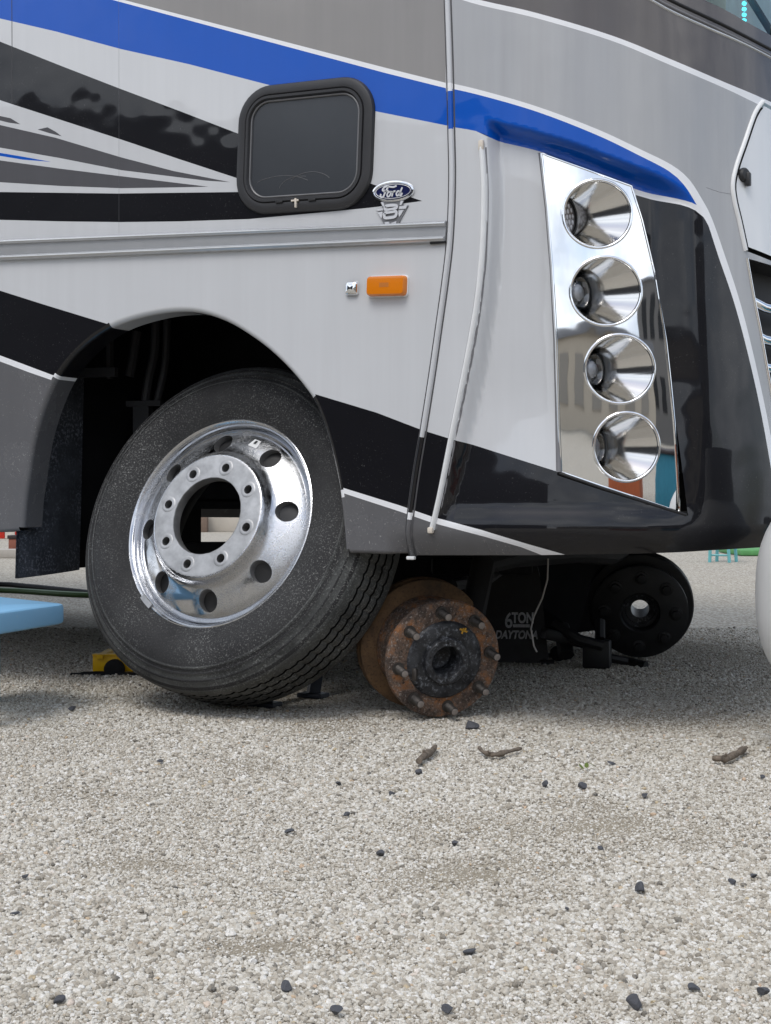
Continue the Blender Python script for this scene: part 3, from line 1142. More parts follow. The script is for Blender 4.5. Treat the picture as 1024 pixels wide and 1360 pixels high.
sweep('seam_joint', shift(vis_seam, -0.0078), 0.0016, 0.0030, M['sealant'], root, inv=INV, n=5)
sweep('seam_joint', shift(vis_seam, 0.0090), 0.0027, 0.0032, M['sealant'], root, inv=INV, n=5)
# white rod in the groove
rod = sweep('drip_rod', rod_uv, 0.0068, 0.012, M['rod_white'], root, inv=INV)
sweep('rod_groove', shift(rod_uv, 0.0092), 0.0024, 0.0018, M['seal_grey'], rod, n=5)
sweep('rod_groove', shift(rod_uv, -0.0082), 0.0013, 0.0022, M['seal_grey'], rod, n=5)
e0 = rod_uv[-1]; e1 = rod_uv[0]
MB().box(S(e0[0] - .0008, e0[1] - 0.002, 0.006), (0.013, 0.013, 0.014), bev=0.003).build('rod_end', M['pale_tip'], rod)
MB().box(S(e1[0], e1[1] + 0.004, 0.004), (0.013, 0.010, 0.024), bev=0.004).build('rod_end', M['pale_tip'], rod)

# trim rails on the side
rl0 = extrap(r_top0, r_top1, -8)
sp_t = on_seam(r_top0, r_top1)


def side_line(y0, y1, u_end=-0.004):
    a, b = uv(0, y0), uv(585, y1)
    ue = on_seam(a, b)[0] - 0.010
    return [extrap(a, b, -8), extrap(a, b, -3), extrap(a, b, ue)]


w_flat = 0.0245
sweep('trim_rail', side_line(333, 308.5), w_flat, 0.008, M['alu_rail'], root, inv=INV, prof=[(-w_flat, 0.0), (-w_flat, 0.006), (w_flat, 0.006), (w_flat, 0.0)])
sweep('trim_moulding', side_line(322, 298), 0.0066, 0.0150, M['alu_rail'], root, inv=INV)
sweep('trim_moulding', side_line(343, 318), 0.0075, 0.0175, M['alu_rail'], root, inv=INV)
MB().box(S(sp[0] - 0.028, extrap(uv(0, 349), uv(585, 322.5), sp[0] - 0.028)[1], 0.002), (0.038, 0.012, 0.0042)).build('rail_slot', M['plate_black'], root, inv=INV)
# door edge gaps in the side wall
sweep('door_gap', [uv(16, 137), uv(16, 60), uv(14, -300)], 0.0016, 0.0030, M['sealant'], root, inv=INV, n=5)

sweep('panel_gap', [uv(158, 312), uv(158, 100), uv(157, -300)], 0.0007, 0.0024, M['seal_grey'], root, inv=INV, n=5)
sweep('panel_gap', UV([(938, 249), (955, 255), (972, 258)], smooth=True), 0.0007, 0.0024, M['seal_grey'], root, inv=INV, n=5)

# ------------------------------------------------------------------ side window
def rrect(w_, h_, r, n=10):
    pts = []
    for cx, cy, a0 in ((w_ / 2 - r, h_ / 2 - r, 0), (-w_ / 2 + r, h_ / 2 - r, 90), (-w_ / 2 + r, -h_ / 2 + r, 180), (w_ / 2 - r, -h_ / 2 + r, 270)):
        for k in range(n + 1):
            t = R(a0 + 90 * k / n)
            pts.append((cx + r * math.cos(t), cy + r * math.sin(t)))
    return pts


def loft(loops, cap_last=False):
    n = len(loops[0])
    v = [p for l in loops for p in l]
    f = []
    for i in range(len(loops) - 1):
        for k in range(n):
            k2 = (k + 1) % n
            f.append((i * n + k, i * n + k2, (i + 1) * n + k2, (i + 1) * n + k))
    if cap_last:
        f.append(tuple((len(loops) - 1) * n + k for k in range(n)))
    return v, f


TILT = R(-2.4)


def plane_pt(c, x, y, h):
    """x along the body, y up, h proud of the side plane, in the nose-down body frame"""
    ct, st = math.cos(TILT), math.sin(TILT)
    return Vector((c.x + x * ct - y * st, c.y - h, c.z + x * st + y * ct))


wc = on_y(404.5, 195, YS)
W_ = on_y(495, 195, YS).x - on_y(314, 195, YS).x
H_ = on_y(404, 107.5, YS).z - on_y(404, 281, YS).z


def wloop(ins, h, r):
    return [plane_pt(wc, x, y, h) for x, y in rrect(W_ - 2 * ins, H_ - 2 * ins, max(r - ins, 0.01))]


RW = 0.088
loops = [wloop(0, -0.002, RW), wloop(0.001, 0.004, RW), wloop(0.004, 0.009, RW), wloop(0.014, 0.012, RW), wloop(0.024, 0.011, RW),
         wloop(0.0265, 0.008, RW), wloop(0.028, 0.0125, RW), wloop(0.034, 0.0125, RW), wloop(0.038, 0.006, RW), wloop(0.039, 0.001, RW)]
v_, f_ = loft(loops)
win = mk('window', v_, f_, M['rubber_frame'], root, True, None, None, 40, INV)
loops = [wloop(0.0375, 0.001, RW), wloop(0.0380, 0.0072, RW), wloop(0.0400, 0.0080, RW), wloop(0.0418, 0.0070, RW), wloop(0.0424, 0.001, RW)]
v_, f_ = loft(loops)
mk('sash', v_, f_, M['frame_edge'], win, True, None, None, 30)
v_, f_ = loft([wloop(0.030, 0.003, RW), wloop(0.20, 0.003, 0.21)], True)
lp = wloop(0.036, 0.003, RW)
mk('pane', lp, [tuple(range(len(lp)))], M['dark_glass'], win, False)
# scratches of dirt left as arcs on the pane, and the little catch
mb = MB()
mb.box(plane_pt(wc, -0.013, -H_ / 2 + 0.026, 0.013), (0.020, 0.006, 0.0045), bev=0.001)
mb.box(plane_pt(wc, -0.010, -H_ / 2 + 0.020, 0.014), (0.005, 0.006, 0.022), bev=0.001)
mb.build('catch', M['pale_tip'], win)
for sx in (-0.045, 0.045):
    MB().box(plane_pt(wc, sx - 0.012, -H_ / 2 + 0.025, 0.0128), (0.020, 0.004, 0.005), bev=0.001).build('weep_slot', M['plate_black'], win)
arcs = MB()
for (cx, cy, rad, a0, a1) in ((-0.060, -0.185, 0.105, 50, 125), (0.02, -0.150, 0.055, 30, 150), (-0.01, -0.155, 0.050, 70, 170)):
    arcs.tube([plane_pt(wc, cx + rad * 1.1 * math.cos(R(t)), cy + 0.055 + rad * 0.62 * math.sin(R(t)), 0.0032) for t in np.linspace(a0, a1, 14)], 0.0006, 4)
arcs.build('wipe_mark', M['frame_edge'], win)

# ------------------------------------------------------------------ emblem
def local_map(c, sx, h0):
    return lambda x, y, h=0.0: plane_pt(c, x * sx, y * sx, h0 + h)


ec = on_y(523, 254.5, YS)
k_ = (on_y(551, 254, YS).x - on_y(495, 254, YS).x) / 2     # half width of the oval
em = local_map(ec, k_, 0.0)


def oval(ins, h, n=48):
    return [em((1 - ins) * math.cos(2 * PI * i / n), (0.47 - ins) * math.sin(2 * PI * i / n), h) for i in range(n)]


emb = thing('emblem_tmp', '', 'x')
bpy.data.objects.remove(emb)
v_, f_ = loft([oval(0, -0.001), oval(0.0, 0.003), oval(0.03, 0.0055), oval(0.09, 0.006), oval(0.13, 0.0042), oval(0.135, 0.003)])
emblem = mk('emblem', v_, f_, M['chrome'], root, True, None, None, 40, INV)
lp = oval(0.12, 0.0036)
mk('oval_field', lp, [tuple(range(len(lp)))], M['emblem_blue'], emblem, False)
v_, f_ = loft([oval(0.160, 0.0037), oval(0.165, 0.0046), oval(0.185, 0.0046), oval(0.190, 0.0037)])
mk('oval_line', v_, f_, M['white_text'], emblem)


def stroke(pts, wd, f, h, closed=False):
    """flat raised stroke along a 2D curve"""
    p = catmull(pts, 0.03)
    mbv, mbf = [], []
    n = len(p)
    for i in range(n):
        a, b = p[max(i - 1, 0)], p[min(i + 1, n - 1)]
        tx, ty = b[0] - a[0], b[1] - a[1]
        l = math.hypot(tx, ty) or 1
        nx, ny = -ty / l, tx / l
        ww = wd(i / (n - 1)) if callable(wd) else wd
        mbv += [f(p[i][0] + nx * ww, p[i][1] + ny * ww, h), f(p[i][0] - nx * ww, p[i][1] - ny * ww, h),
                f(p[i][0] + nx * ww, p[i][1] + ny * ww, h - 0.001), f(p[i][0] - nx * ww, p[i][1] - ny * ww, h - 0.001)]
    for i in range(n - 1):
        a, b = 4 * i, 4 * i + 4
        mbf += [(a, b, b + 1, a + 1), (a + 2, b + 2, b, a), (a + 1, b + 1, b + 3, a + 3)]
    return mbv, mbf


def px2e(x, y):
    """emblem close-up pixels to emblem units (oval centre 490,210; half width 318)"""
    return ((x - 490) / 318.0, (212 - y) / 318.0)


mb = MB()
tw = 0.038
for pts, wd in (
    ([(545, 140), (500, 155), (450, 150), (400, 140), (362, 150), (335, 180), (345, 200), (370, 190)], tw),        # F: top flourish
    ([(420, 145), (395, 185), (370, 235), (350, 275), (325, 285), (302, 265), (315, 240)], tw),                     # F: stem
    ([(350, 212), (395, 205), (425, 198)], tw * .8),                                                               # F: bar
    ([(445, 215), (420, 225), (405, 260), (420, 282), (445, 270), (460, 235), (450, 215), (475, 222)], tw * .9),    # o
    ([(490, 212), (485, 250), (478, 282)], tw * .9), ([(488, 235), (510, 212), (530, 216)], tw * .9),              # r
    ([(590, 218), (565, 215), (545, 245), (555, 275), (578, 268), (600, 225)], tw * .9),                           # d bowl
    ([(630, 168), (610, 215), (598, 265), (615, 280), (632, 240)], tw * .9),                                       # d stem
):
    v_, f_ = stroke([px2e(*q) for q in pts], wd, em, 0.0052)
    mb.add(v_, f_)
mb.build('lettering', M['white_text'], emblem)


def prism(f, poly, h0, h1):
    n = len(poly)
    v = [f(x, y, h1) for x, y in poly] + [f(x, y, h0) for x, y in poly]
    fs = [tuple(range(n))] + [(i, n + i, n + (i + 1) % n, (i + 1) % n) for i in range(n)]
    return v, fs


mb = MB()
v_, f_ = prism(em, [px2e(*q) for q in ((245, 425), (725, 412), (545, 720), (405, 720))][::-1], -0.001, 0.0025)
mb.add(v_, f_)
v_, f_ = prism(em, [px2e(*q) for q in ((310, 340), (655, 335), (600, 600), (380, 600))][::-1], 0.0, 0.0030)
mb.add(v_, f_)
veebadge = mb.build('vee_plate', M['seal_mid'], emblem, False)
mb = MB()
for poly in ([(240, 430), (345, 428), (350, 460), (265, 465)], [(265, 480), (345, 478), (345, 520), (330, 570)],
             [(595, 420), (712, 412), (690, 455), (590, 455)], [(590, 472), (665, 470), (600, 560), (585, 520)],
             [(310, 350), (350, 352), (370, 400), (350, 410)], [(610, 350), (655, 348), (620, 405), (600, 400)],
             [(380, 620), (445, 618), (470, 700), (420, 705)], [(470, 640), (560, 615), (540, 690), (490, 700)]):
    v_, f_ = prism(em, [px2e(*q) for q in poly][::-1], 0.002, 0.0045)
    mb.add(v_, f_)
mb.build('vee_wing', M['white_text'], emblem, False)
mb = MB()
o8 = [(355, 400), (380, 385), (560, 380), (580, 400), (580, 450), (560, 468), (580, 490), (575, 560), (550, 585), (380, 588), (355, 570), (352, 500), (375, 475), (355, 455)]
pts8 = [px2e(*q) for q in o8]
for loop in ([(385, 410), (470, 400), (552, 408), (552, 440), (470, 458), (390, 452), (385, 410)], [(380, 500), (465, 490), (552, 490), (545, 550), (465, 566), (385, 560), (380, 500)]):
    v_, f_ = stroke([px2e(*q) for q in loop], 0.062, em, 0.0065)
    mb.add(v_, f_)
mb.build('figure_eight', M['white_text'], emblem, False)

# ------------------------------------------------------------------ marker light and square pad
mc = on_y(516.5, 380.5, YS)
mw = on_y(543, 380, YS).x - on_y(490, 380, YS).x
mh = on_y(516, 366, YS).z - on_y(516, 394.5, YS).z


def mloop(c, w0, h0, r, h):
    return [plane_pt(c, x, y, h) for x, y in rrect(w0, h0, r, 5)]


v_, f_ = loft([mloop(mc, mw, mh, 0.008, -0.001), mloop(mc, mw, mh, 0.008, 0.005), mloop(mc, mw - 0.004, mh - 0.004, 0.007, 0.006)], True)
ml = mk('marker_light', v_, f_, M['rod_white'], root, True, None, None, 40, INV)
v_, f_ = loft([mloop(mc, mw - 0.003, mh - 0.003, 0.008, 0.004), mloop(mc, mw - 0.005, mh - 0.005, 0.008, 0.017), mloop(mc, mw - 0.010, mh - 0.010, 0.007, 0.021), mloop(mc, mw - 0.020, mh - 0.020, 0.003, 0.0215)], True)
mk('amber_lens', v_, f_, M['amber'], ml, True, None, None, 40)
v_, f_ = prism(lambda x, y, h: plane_pt(mc, x, y, h), [(-0.014, -0.004), (0.010, -0.004), (0.010, 0.006), (-0.014, 0.006)], 0.020, 0.0218)
mk('bulb_window', v_, f_, M['amber_dark'], ml, False)
pc = on_y(468.5, 383, YS)
v_, f_ = loft([mloop(pc, 0.0335, 0.0335, 0.006, -0.001), mloop(pc, 0.0335, 0.0335, 0.006, 0.004), mloop(pc, 0.030, 0.030, 0.006, 0.009), mloop(pc, 0.020, 0.020, 0.005, 0.0125), mloop(pc, 0.006, 0.006, 0.001, 0.0142)], True)
mk('filler_cap', v_, f_, M['chrome'], root, True, None, None, 60, INV)

# ------------------------------------------------------------------ headlamp bezel with four lamps
LAMPS = [(795, 281, 48, 46), (806, 385, 49, 46), (825, 489, 48, 46), (835, 593, 46, 46)]
holes = []
for (cx, cy, rx, ry) in LAMPS:
    holes.append([uv(cx + rx * math.cos(2 * PI * i / 56), cy - ry * math.sin(2 * PI * i / 56)) for i in range(56)])
def BOFF(u, z):
    """the bezel bulges a little from top to bottom"""
    return -relief(u, z) - 0.016 - 0.11 * (z - 0.92) ** 2


def BLIP(u, z):
    return BOFF(u, z) - 0.001


bezel = panel('headlamp_bezel', bez_uv, holes, [], root, default='chrome', off=BOFF, fine=0.018, rims=[(bez_uv[::-1], 0.03, 0.006, True)])
sweep('bezel_gasket', [uv(*q) for q in dense([(715, 199), (724, 270), (731, 350), (736, 450), (739, 560), (741, 627)], 10)], 0.0065, 0.006, M['seal_grey'], root, inv=INV)
sweep('bezel_gasket', [uv(*q) for q in dense([(741, 628), (800, 648), (860, 667), (913, 684)], 10)], 0.004, 0.004, M['plate_black'], root, inv=INV)
sweep('bezel_lip', [uv(*q) for q in dense([(717, 199.5), (780, 221), (843, 243.5), (857, 290), (873, 360), (888, 450), (901, 560), (911.5, 680), (860, 664), (800, 645.5), (744, 627), (741.5, 560), (738.5, 450), (732.5, 350), (725.5, 270)], 8, True)], 0.0030, 0.006, M['chrome'], bezel, off=BLIP, closed=True, n=6)
for li, ((cx, cy, rx, ry), hole) in enumerate(zip(LAMPS, holes)):
    cu = uv(cx, cy)
    C = S(cu[0], cu[1], BOFF)
    hp = [S(a, b, BOFF) for a, b in hole]
    ax = Vector((1, -0.14, 0.03)).normalized()
    back = C - ax * (0.078 if li == 0 else 0.084) + Vector((0, 0.0, 0.004))
    rr = 0.039 if li == 0 else 0.042
    yy = Vector((0, 0, 1)).cross(ax).normalized()
    zz = ax.cross(yy)
    nh = len(hp)
    rp = [back + yy * rr * math.cos(2 * PI * i / nh) + zz * rr * math.sin(2 * PI * i / nh) for i in range(nh)]
    rings = []
    for s_ in np.linspace(0, 1, 10):
        blg = 1 + 0.015 * math.sin(PI * s_)
        ring = []
        cc = C.lerp(back, s_)
        for a, b in zip(hp, rp):
            q = a.lerp(b, s_)
            ring.append(cc + (q - cc) * blg)
        rings.append(ring)
    v_, f_ = loft(rings)
    f_ = [q[::-1] for q in f_]
    lamp = mk('headlamp', v_, f_, M['reflector'], root, True, None, None, None, INV)
    # rolled chrome ring round the mouth
    sweep('lamp_ring', hole, 0.0040, 0.0055, M['chrome'], lamp, off=BLIP, closed=True, n=7)
    Mx = frame(ax, loc=back)
    if li == 0:
        MB().lathe([(0.0, 0.004), (0.037, 0.004), (0.0385, 0.002), (0.039, -0.01)], 40, Mx).build('led_plate', M['led_plate'], lamp)
        mb = MB()
        for rad, cnt in ((0.0, 1), (0.0135, 6), (0.027, 12)):
            for q in range(cnt):
                t = 2 * PI * q / cnt + 0.2
                c0 = Mx @ Vector((rad * math.cos(t), rad * math.sin(t), 0.003))
                mb.lathe([(0.0058, 0), (0.0054, 0.0012), (0.003, 0.0022), (0.0, 0.0026)], 10, frame(ax, loc=c0))
        mb.build('led_cluster', M['led'], lamp)
        MB().lathe([(0.0365, 0.003), (0.0365, 0.008), (0.0395, 0.008)], 40, Mx).build('socket_ring', M['plate_black'], lamp)
    else:
        dome = 0.036 if li < 3 else 0.022
        MB().lathe([(0.0, -0.004), (0.041, -0.004)], 40, Mx).build('socket', M['lamp_grey'], lamp)
        MB().lathe([(0.0345, -0.003), (0.035, dome * 0.55), (0.0335, dome * 0.72), (0.026, dome * 0.9), (0.014, dome), (0.0, dome * 1.02)], 36, Mx).build('lens', M['lens'], lamp)
        MB().lathe([(0.026, -0.0035), (0.026, 0.006), (0.020, 0.008), (0.019, dome * 0.5), (0.013, dome * 0.68), (0.0, dome * 0.74)], 28, Mx).build('bulb', M['led'], lamp)
        MB().lathe([(0.0355, -0.003), (0.0375, 0.004), (0.0415, 0.006)], 36, Mx).build('socket_ring', M['lamp_grey'], lamp)

# ------------------------------------------------------------------ bonnet hatch, grille, windscreen
def inset(poly, d):
    c = np.mean(np.array(poly), 0)
    out = []
    n = len(poly)
    for i in range(n):
        a, b = np.array(poly[i - 1]), np.array(poly[(i + 1) % n])
        t = b - a
        t /= (np.linalg.norm(t) + 1e-9)
        nr = np.array((-t[1], t[0]))
        p = np.array(poly[i]) + nr * d
        q = np.array(poly[i]) - nr * d
        out.append(tuple(p if np.linalg.norm(p - c) < np.linalg.norm(q - c) else q))
    return out


hatch = panel('bonnet_hatch', inset(hatch_out, 0.010), [], [], root, default='hatch_white', off=0.002)
panel('hatch_recess', hatch_out, [], [], hatch, default='plate_black', off=-0.02).matrix_parent_inverse = Matrix()
sweep('hatch_trim', hatch_l, 0.006, 0.008, M['rod_white'], root, inv=INV)
lc = S(*uv(986, 233), 0.0)
ln = SN_(*uv(986, 233))
lt = MB()
lt.lathe([(0.016, 0), (0.016, 0.008), (0.012, 0.012), (0, 0.013)], 20, frame(ln, loc=lc))
lt.box(lc + ln * 0.014 + Vector((0.0, 0.008, -0.010)), (0.012, 0.016, 0.030), bev=0.003)
lt.build('hatch_latch', M['black_metal'], root, inv=INV)
grille = panel('grille', grille_out, [], [], root, default='plate_black', off=-0.07, rims=[(grille_out, -0.06, 0.0, True)])
grille.matrix_parent_inverse = INV
for (p0, p1) in (((1001, 394), (1024, 406)), ((1008, 440), (1024, 449)), ((1017, 482), (1024, 486)), ((1023, 524), (1035, 530))):
    a, b = uv(*p0), uv(*p1)
    far = (U_C, b[1] + (b[1] - a[1]) / (b[0] - a[0]) * (U_C - b[0]) * 0.25)
    wv = 0.012
    sweep('grille_bar', [a, b, far], wv, 0.012, M['chrome'], grille, off=-0.020)
sweep('grille_trim', gr_l, 0.0035, 0.006, M['chrome'], root, inv=INV)
ws = panel('windscreen', ws_out, [], [], root, default='windscreen', off=-0.012)
gk = UV([(850, -28), (880, -6), (900, 5), (960, 33), (1024, 66), (1100, 106)], smooth=True)
sweep('windscreen_seal', gk, 0.0045, 0.006, M['plate_black'], ws)
gk2 = UV([(840, -24), (870, -2), (900, 14), (960, 42), (1024, 74), (1100, 114)], smooth=True)
sweep('windscreen_seal', gk2, 0.004, 0.006, M['seal_grey'], ws)
gk3 = UV([(800, -40), (870, 3), (900, 19), (940, 37), (1000, 64), (1100, 118)], smooth=True)
sweep('ledge_highlight', gk3, 0.004, 0.005, M['alu_rail'], ws)  # pale bead on the ledge, its highlight put into the colour
# inside the cab
cab = MB()
cab.box((-0.87, 4.20, 1.95), (0.02, 2.0, 1.1))  # pale backdrop board added so the view through the windscreen is light
cab.build('cab_backdrop', M['cabin'], root, inv=INV)
bl = MB()
bq = [at(918, -30, 3.19), at(963, -30, 3.19), at(963, 13, 3.19), at(918, -10, 3.19)]
for i in range(12):
    t0, t1 = i / 12, (i + 0.7) / 12
    bl.add([bq[0].lerp(bq[1], t0), bq[0].lerp(bq[1], t1), bq[3].lerp(bq[2], t1), bq[3].lerp(bq[2], t0)], [(0, 1, 2, 3)])
bl.add([at(910, -40, 3.20), at(964, -40, 3.20), at(964, 15, 3.20), at(910, -10, 3.20)], [(0, 1, 2, 3)])
bl.build('blind', M['blind'], root, False, inv=INV)
led = MB()
for i in range(7):
    c0 = at(988, -18 + i * 7.5, 3.24)
    led.lathe([(0.0, 0.004), (0.0045, 0.002), (0.0045, -0.004)], 8, frame((-0.4, -0.9, 0), loc=c0))
led.build('led_strip', M['led_cyan'], root, inv=INV)
MB().tube([at(985, -20, 3.27), at(1030, 52, 3.27)], 0.009, 8).build('cab_wire', M['pillar_grey'], root, inv=INV)

# ------------------------------------------------------------------ rest of the shell (far side, roof, tail)
mb = MB()
us = list(np.linspace(0, PI / 2 - 0.02, 20))
for z0, z1 in ((0.43, 1.3), (1.3, 3.0)):
    row = []
    for t in us[::-1]:
        row.append((X0 + 0.65 * math.sin(t), YC + BW * math.sqrt(math.cos(t))))
    row += [(-9.2, YC + BW), (-9.2, YS)]
    vs = [(x, y, z0 + (0.02 if z0 < 1 else 0)) for x, y in row] + [(x, y, z1) for x, y in row]
    n = len(row)
    mb.add(vs, [(i, i + 1, n + i + 1, n + i) for i in range(n - 1)], 0 if z0 > 1 else 1)
roof = [(-9.2, YS), (X0, YS)] + [(X0 + 0.55 * math.sin(t), YC - BW * math.sqrt(math.cos(t))) for t in us] + [(X0 + 0.55 * math.sin(t), YC + BW * math.sqrt(math.cos(t))) for t in us[::-1]] + [(-9.2, YC + BW)]
mb.add([(x, y, 3.0) for x, y in roof], [tuple(range(len(roof)))], 0)
mb.build('body_shell', [M['silver'], M['slate']], root, True, 30, INV)
# the side plane past the painted area
# underbody and wheel well
XB, XF = -2.83, -1.52
mb = MB()
mb.box((-6.0, 4.10, 0.53), (6.34, 2.44, 0.05))
mb.box((-1.28, 4.00, 0.51), (0.46, 2.04, 0.05))
mb.box((-2.17, 4.10, 0.56), (1.30, 0.95, 0.05))
mb.box((-2.17, 3.30, 1.22), (1.34, 0.80, 0.04))
mb.box((-2.17, 4.95, 1.22), (1.34, 0.80, 0.04))
mb.box((XF + 0.02, 3.28, 0.86), (0.03, 0.78, 0.74))
mb.box((-2.17, 3.66, 0.88), (1.34, 0.03, 0.70))
mb.box((-2.17, 4.56, 0.88), (1.34, 0.03, 0.70))
mb.box((XB - 0.01, 4.95, 0.86), (0.03, 0.80, 0.74))
mb.box((XF + 0.02, 4.95, 0.86), (0.03, 0.80, 0.74))
mb.build('underbody', M['chassis'], root, inv=INV)
mb = MB()
mb.box((XB + 0.02, 3.28, 0.90), (0.03, 0.78, 0.66))
mb.box((-2.63, 3.45, 0.78), (0.02, 0.62, 0.88))
mb.build('wheel_well', M['liner'], root, inv=INV)
# frame rails, axle, dark filler block
for y in (3.68, 4.54):
    MB().box((-4.2, y, 0.555), (6.6, 0.07, 0.10)).build('frame_rail', M['chassis'], root, inv=INV)
HUB_C = at(590, 876, 3.38)
FAR_C = at(850, 813, 4.60)
axd = (FAR_C - HUB_C).normalized()
mb = MB()
ap = [HUB_C + axd * 0.19 + Vector((-0.02, 0, 0.02)), HUB_C + axd * 0.20 + Vector((-0.02, 0, 0.10)), HUB_C + axd * 0.22 + Vector((0, 0, 0.22)), HUB_C.lerp(FAR_C, 0.30) + Vector((0, 0, 0.23)),
      HUB_C.lerp(FAR_C, 0.62) + Vector((0, 0, 0.22)), HUB_C.lerp(FAR_C, 0.80) + Vector((0, 0, 0.20)), FAR_C + axd * 0.05 + Vector((-0.08, 0, 0.20))]
mb.tube(ap, 0.032, 10)
mb.build('front_axle', M['chassis'], root, inv=INV)
mb = MB()
a0, a1 = at(520, 725, 4.95), at(782, 725, 5.15)
vv = Vector((-(a1 - a0).y, (a1 - a0).x, 0)).normalized() * 0.10
b1 = at(738, 725, 5.15)
hi_, lo_ = 0.54, 0.03
q = [(a0, lo_), (b1, lo_), (at(768, 725, 5.15), 0.046), (at(812, 725, 5.15), 0.062), (at(812, 725, 5.15), hi_), (a0, hi_)]
vs = [Vector((p.x, p.y, z)) for p, z in q] + [Vector((p.x, p.y, z)) + vv for p, z in q]
nq = len(q)
mb.add(vs, [tuple(range(nq)), tuple(range(nq, 2 * nq))[::-1]] + [(i, nq + i, nq + (i + 1) % nq, (i + 1) % nq) for i in range(nq)])
mb.build('dark_filler', M['chassis'], root, False, inv=INV)  # dark block added to black out the bright gap under the nose
MB().box(at(640, 752, 4.2), (0.30, 0.04, 0.05), Matrix.Rotation(R(27), 3, 'Z'), bev=0.008).build('cross_member', M['chassis'], root, inv=INV)
hp_ = MB().tube([at(a, b, 3.72 + 0.2 * i) for i, (a, b) in enumerate([(600, 778), (620, 774), (650, 768), (672, 752)])], 0.016, 8).build('brake_pipe', M['black_metal'], root, inv=INV)
MB().lathe([(0.0175, -0.005), (0.0190, -0.004), (0.0190, 0.004), (0.0175, 0.005)], 16, frame(at(650, 768, 3.9) - at(620, 774, 3.8), loc=at(620, 774, 3.92))).build('hose_clamp', M['seal_grey'], hp_)
MB().box((-2.25, 3.60, 0.385), (1.35, 0.07, 0.045), Matrix.Rotation(R(-1), 3, 'Y'), bev=0.005).build('leaf_spring', M['chassis'], root, inv=INV)
MB().tube([at(728, 742, 3.7), at(727, 770, 3.7), at(720, 795, 3.7), at(709, 818, 3.7), at(705, 835, 3.7), at(709, 858, 3.7), at(713, 866, 3.7)], 0.0022, 6).build('hanging_wire', M['wire'], root, inv=INV)
MB().box(at(546, 741, 3.21), (0.020, 0.012, 0.008), bev=0.002).build('clip', M['rod_white'], root, inv=INV)
# mud flap
mf = [on_y(40, 650, 2.90)]
q0 = on_y(29, 768, 2.90)
xfl = q0.x
zt_, zb_ = 0.95, q0.z
y0_, y1_ = 2.885, 3.135
mb = MB()
ny_, nz_ = 6, 14
for side_ in (0, 1):
    vs = []
    for j in range(nz_ + 1):
        for i in range(ny_ + 1):
            s_, t_ = i / ny_, j / nz_
            z = zb_ + (zt_ - zb_) * t_ + 0.012 * s_ * (1 - t_)
            x = xfl + 0.010 * math.sin(s_ * 3.0) * (1 - t_) - (0.010 if side_ else 0)
            vs.append((x + 0.02 * t_, y0_ + (y1_ - y0_) * s_, z))
    n = ny_ + 1
    fs = [(j * n + i, j * n + i + 1, (j + 1) * n + i + 1, (j + 1) * n + i) for j in range(nz_) for i in range(ny_)]
    if side_:
        fs = [f[::-1] for f in fs]
    mb.add(vs, fs)
n = ny_ + 1
off_ = n * (nz_ + 1)
mb.f += [(i, off_ + i, off_ + i + 1, i + 1) for i in range(ny_)]
mb.m += [0] * ny_
mb.build('mud_flap', M['flap'], root, inv=INV)
# hoses and brackets in the wheel well
for (p, r_) in (([(207, 425), (205, 470), (197, 505), (193, 532)], 0.013), ([(222, 425), (220, 480), (213, 515), (208, 535)], 0.011), ([(182, 440), (176, 480), (172, 500)], 0.014)):
    MB().tube([at(a, b, 4.05) for a, b in catmull(p, 14)], r_, 8).build('brake_hose', M['hose_dark'], root, inv=INV)
for (a, b, dd_, sz) in ((192, 536, 4.05, (0.11, 0.02, 0.016)), (125, 495, 3.95, (0.14, 0.02, 0.026)), (146, 465, 3.95, (0.012, 0.02, 0.16)), (190, 570, 4.06, (0.05, 0.03, 0.13))):
    MB().box(at(a, b, dd_), sz, Matrix.Rotation(R(10), 3, 'Z')).build('well_bracket', M['hose_dark'], root, inv=INV)

# ------------------------------------------------------------------ hubs
def hub(center, n, name, rusty):
    Mh = frame(n, loc=center)
    h = bpy.data.objects.new(name, None)
    return Mh


nh_c = (0.33, -0.17, 0.93)      # right, up, towards camera


def from_cam(r, u, t):
    return Vector((CS * r + SN * t, SN * r - CS * t, u)).normalized()


HN = from_cam(0.33, -0.17, 0.93)
Mh = frame(HN, loc=HUB_C)
mb = MB()
mb.lathe([(0.092, 0.004), (0.094, 0.0), (0.138, 0.0), (0.143, -0.002), (0.145, -0.006), (0.145, -0.019), (0.141, -0.022), (0.118, -0.024), (0.116, -0.05), (0.122, -0.10), (0.126, -0.145)], 72, Mh)
hubo = mb.build('wheel_hub', M['rust'], root, sharp=40, inv=INV)
mb = MB()
mb.lathe([(0.126, -0.135), (0.160, -0.138), (0.164, -0.141), (0.164, -0.152), (0.150, -0.154), (0.150, -0.166), (0.164, -0.168), (0.164, -0.181), (0.160, -0.184), (0.05, -0.184)], 80, Mh)
mb.build('brake_disc', M['rust_ochre'], hubo, sharp=40)
mb = MB()
mb.lathe([(0.096, 0.0005), (0.093, 0.006), (0.088, 0.009), (0.070, 0.012), (0.060, 0.010), (0.057, 0.010), (0.056, 0.020), (0.054, 0.022), (0.040, 0.022), (0.037, 0.018), (0.036, -0.05), (0.030, -0.055), (0.0, -0.058)], 64, Mh)
mb.build('hub_centre', M['greasy'], hubo, sharp=40)
for i in range(5):
    t = R(20 + 72 * i)
    MB().lathe([(0.0028, 0.0), (0.0028, 0.0228), (0.0, 0.0228)], 8, Mh @ Matrix.Translation((0.047 * math.cos(t), 0.047 * math.sin(t), 0))).build('hub_screw', M['plate_black'], hubo)
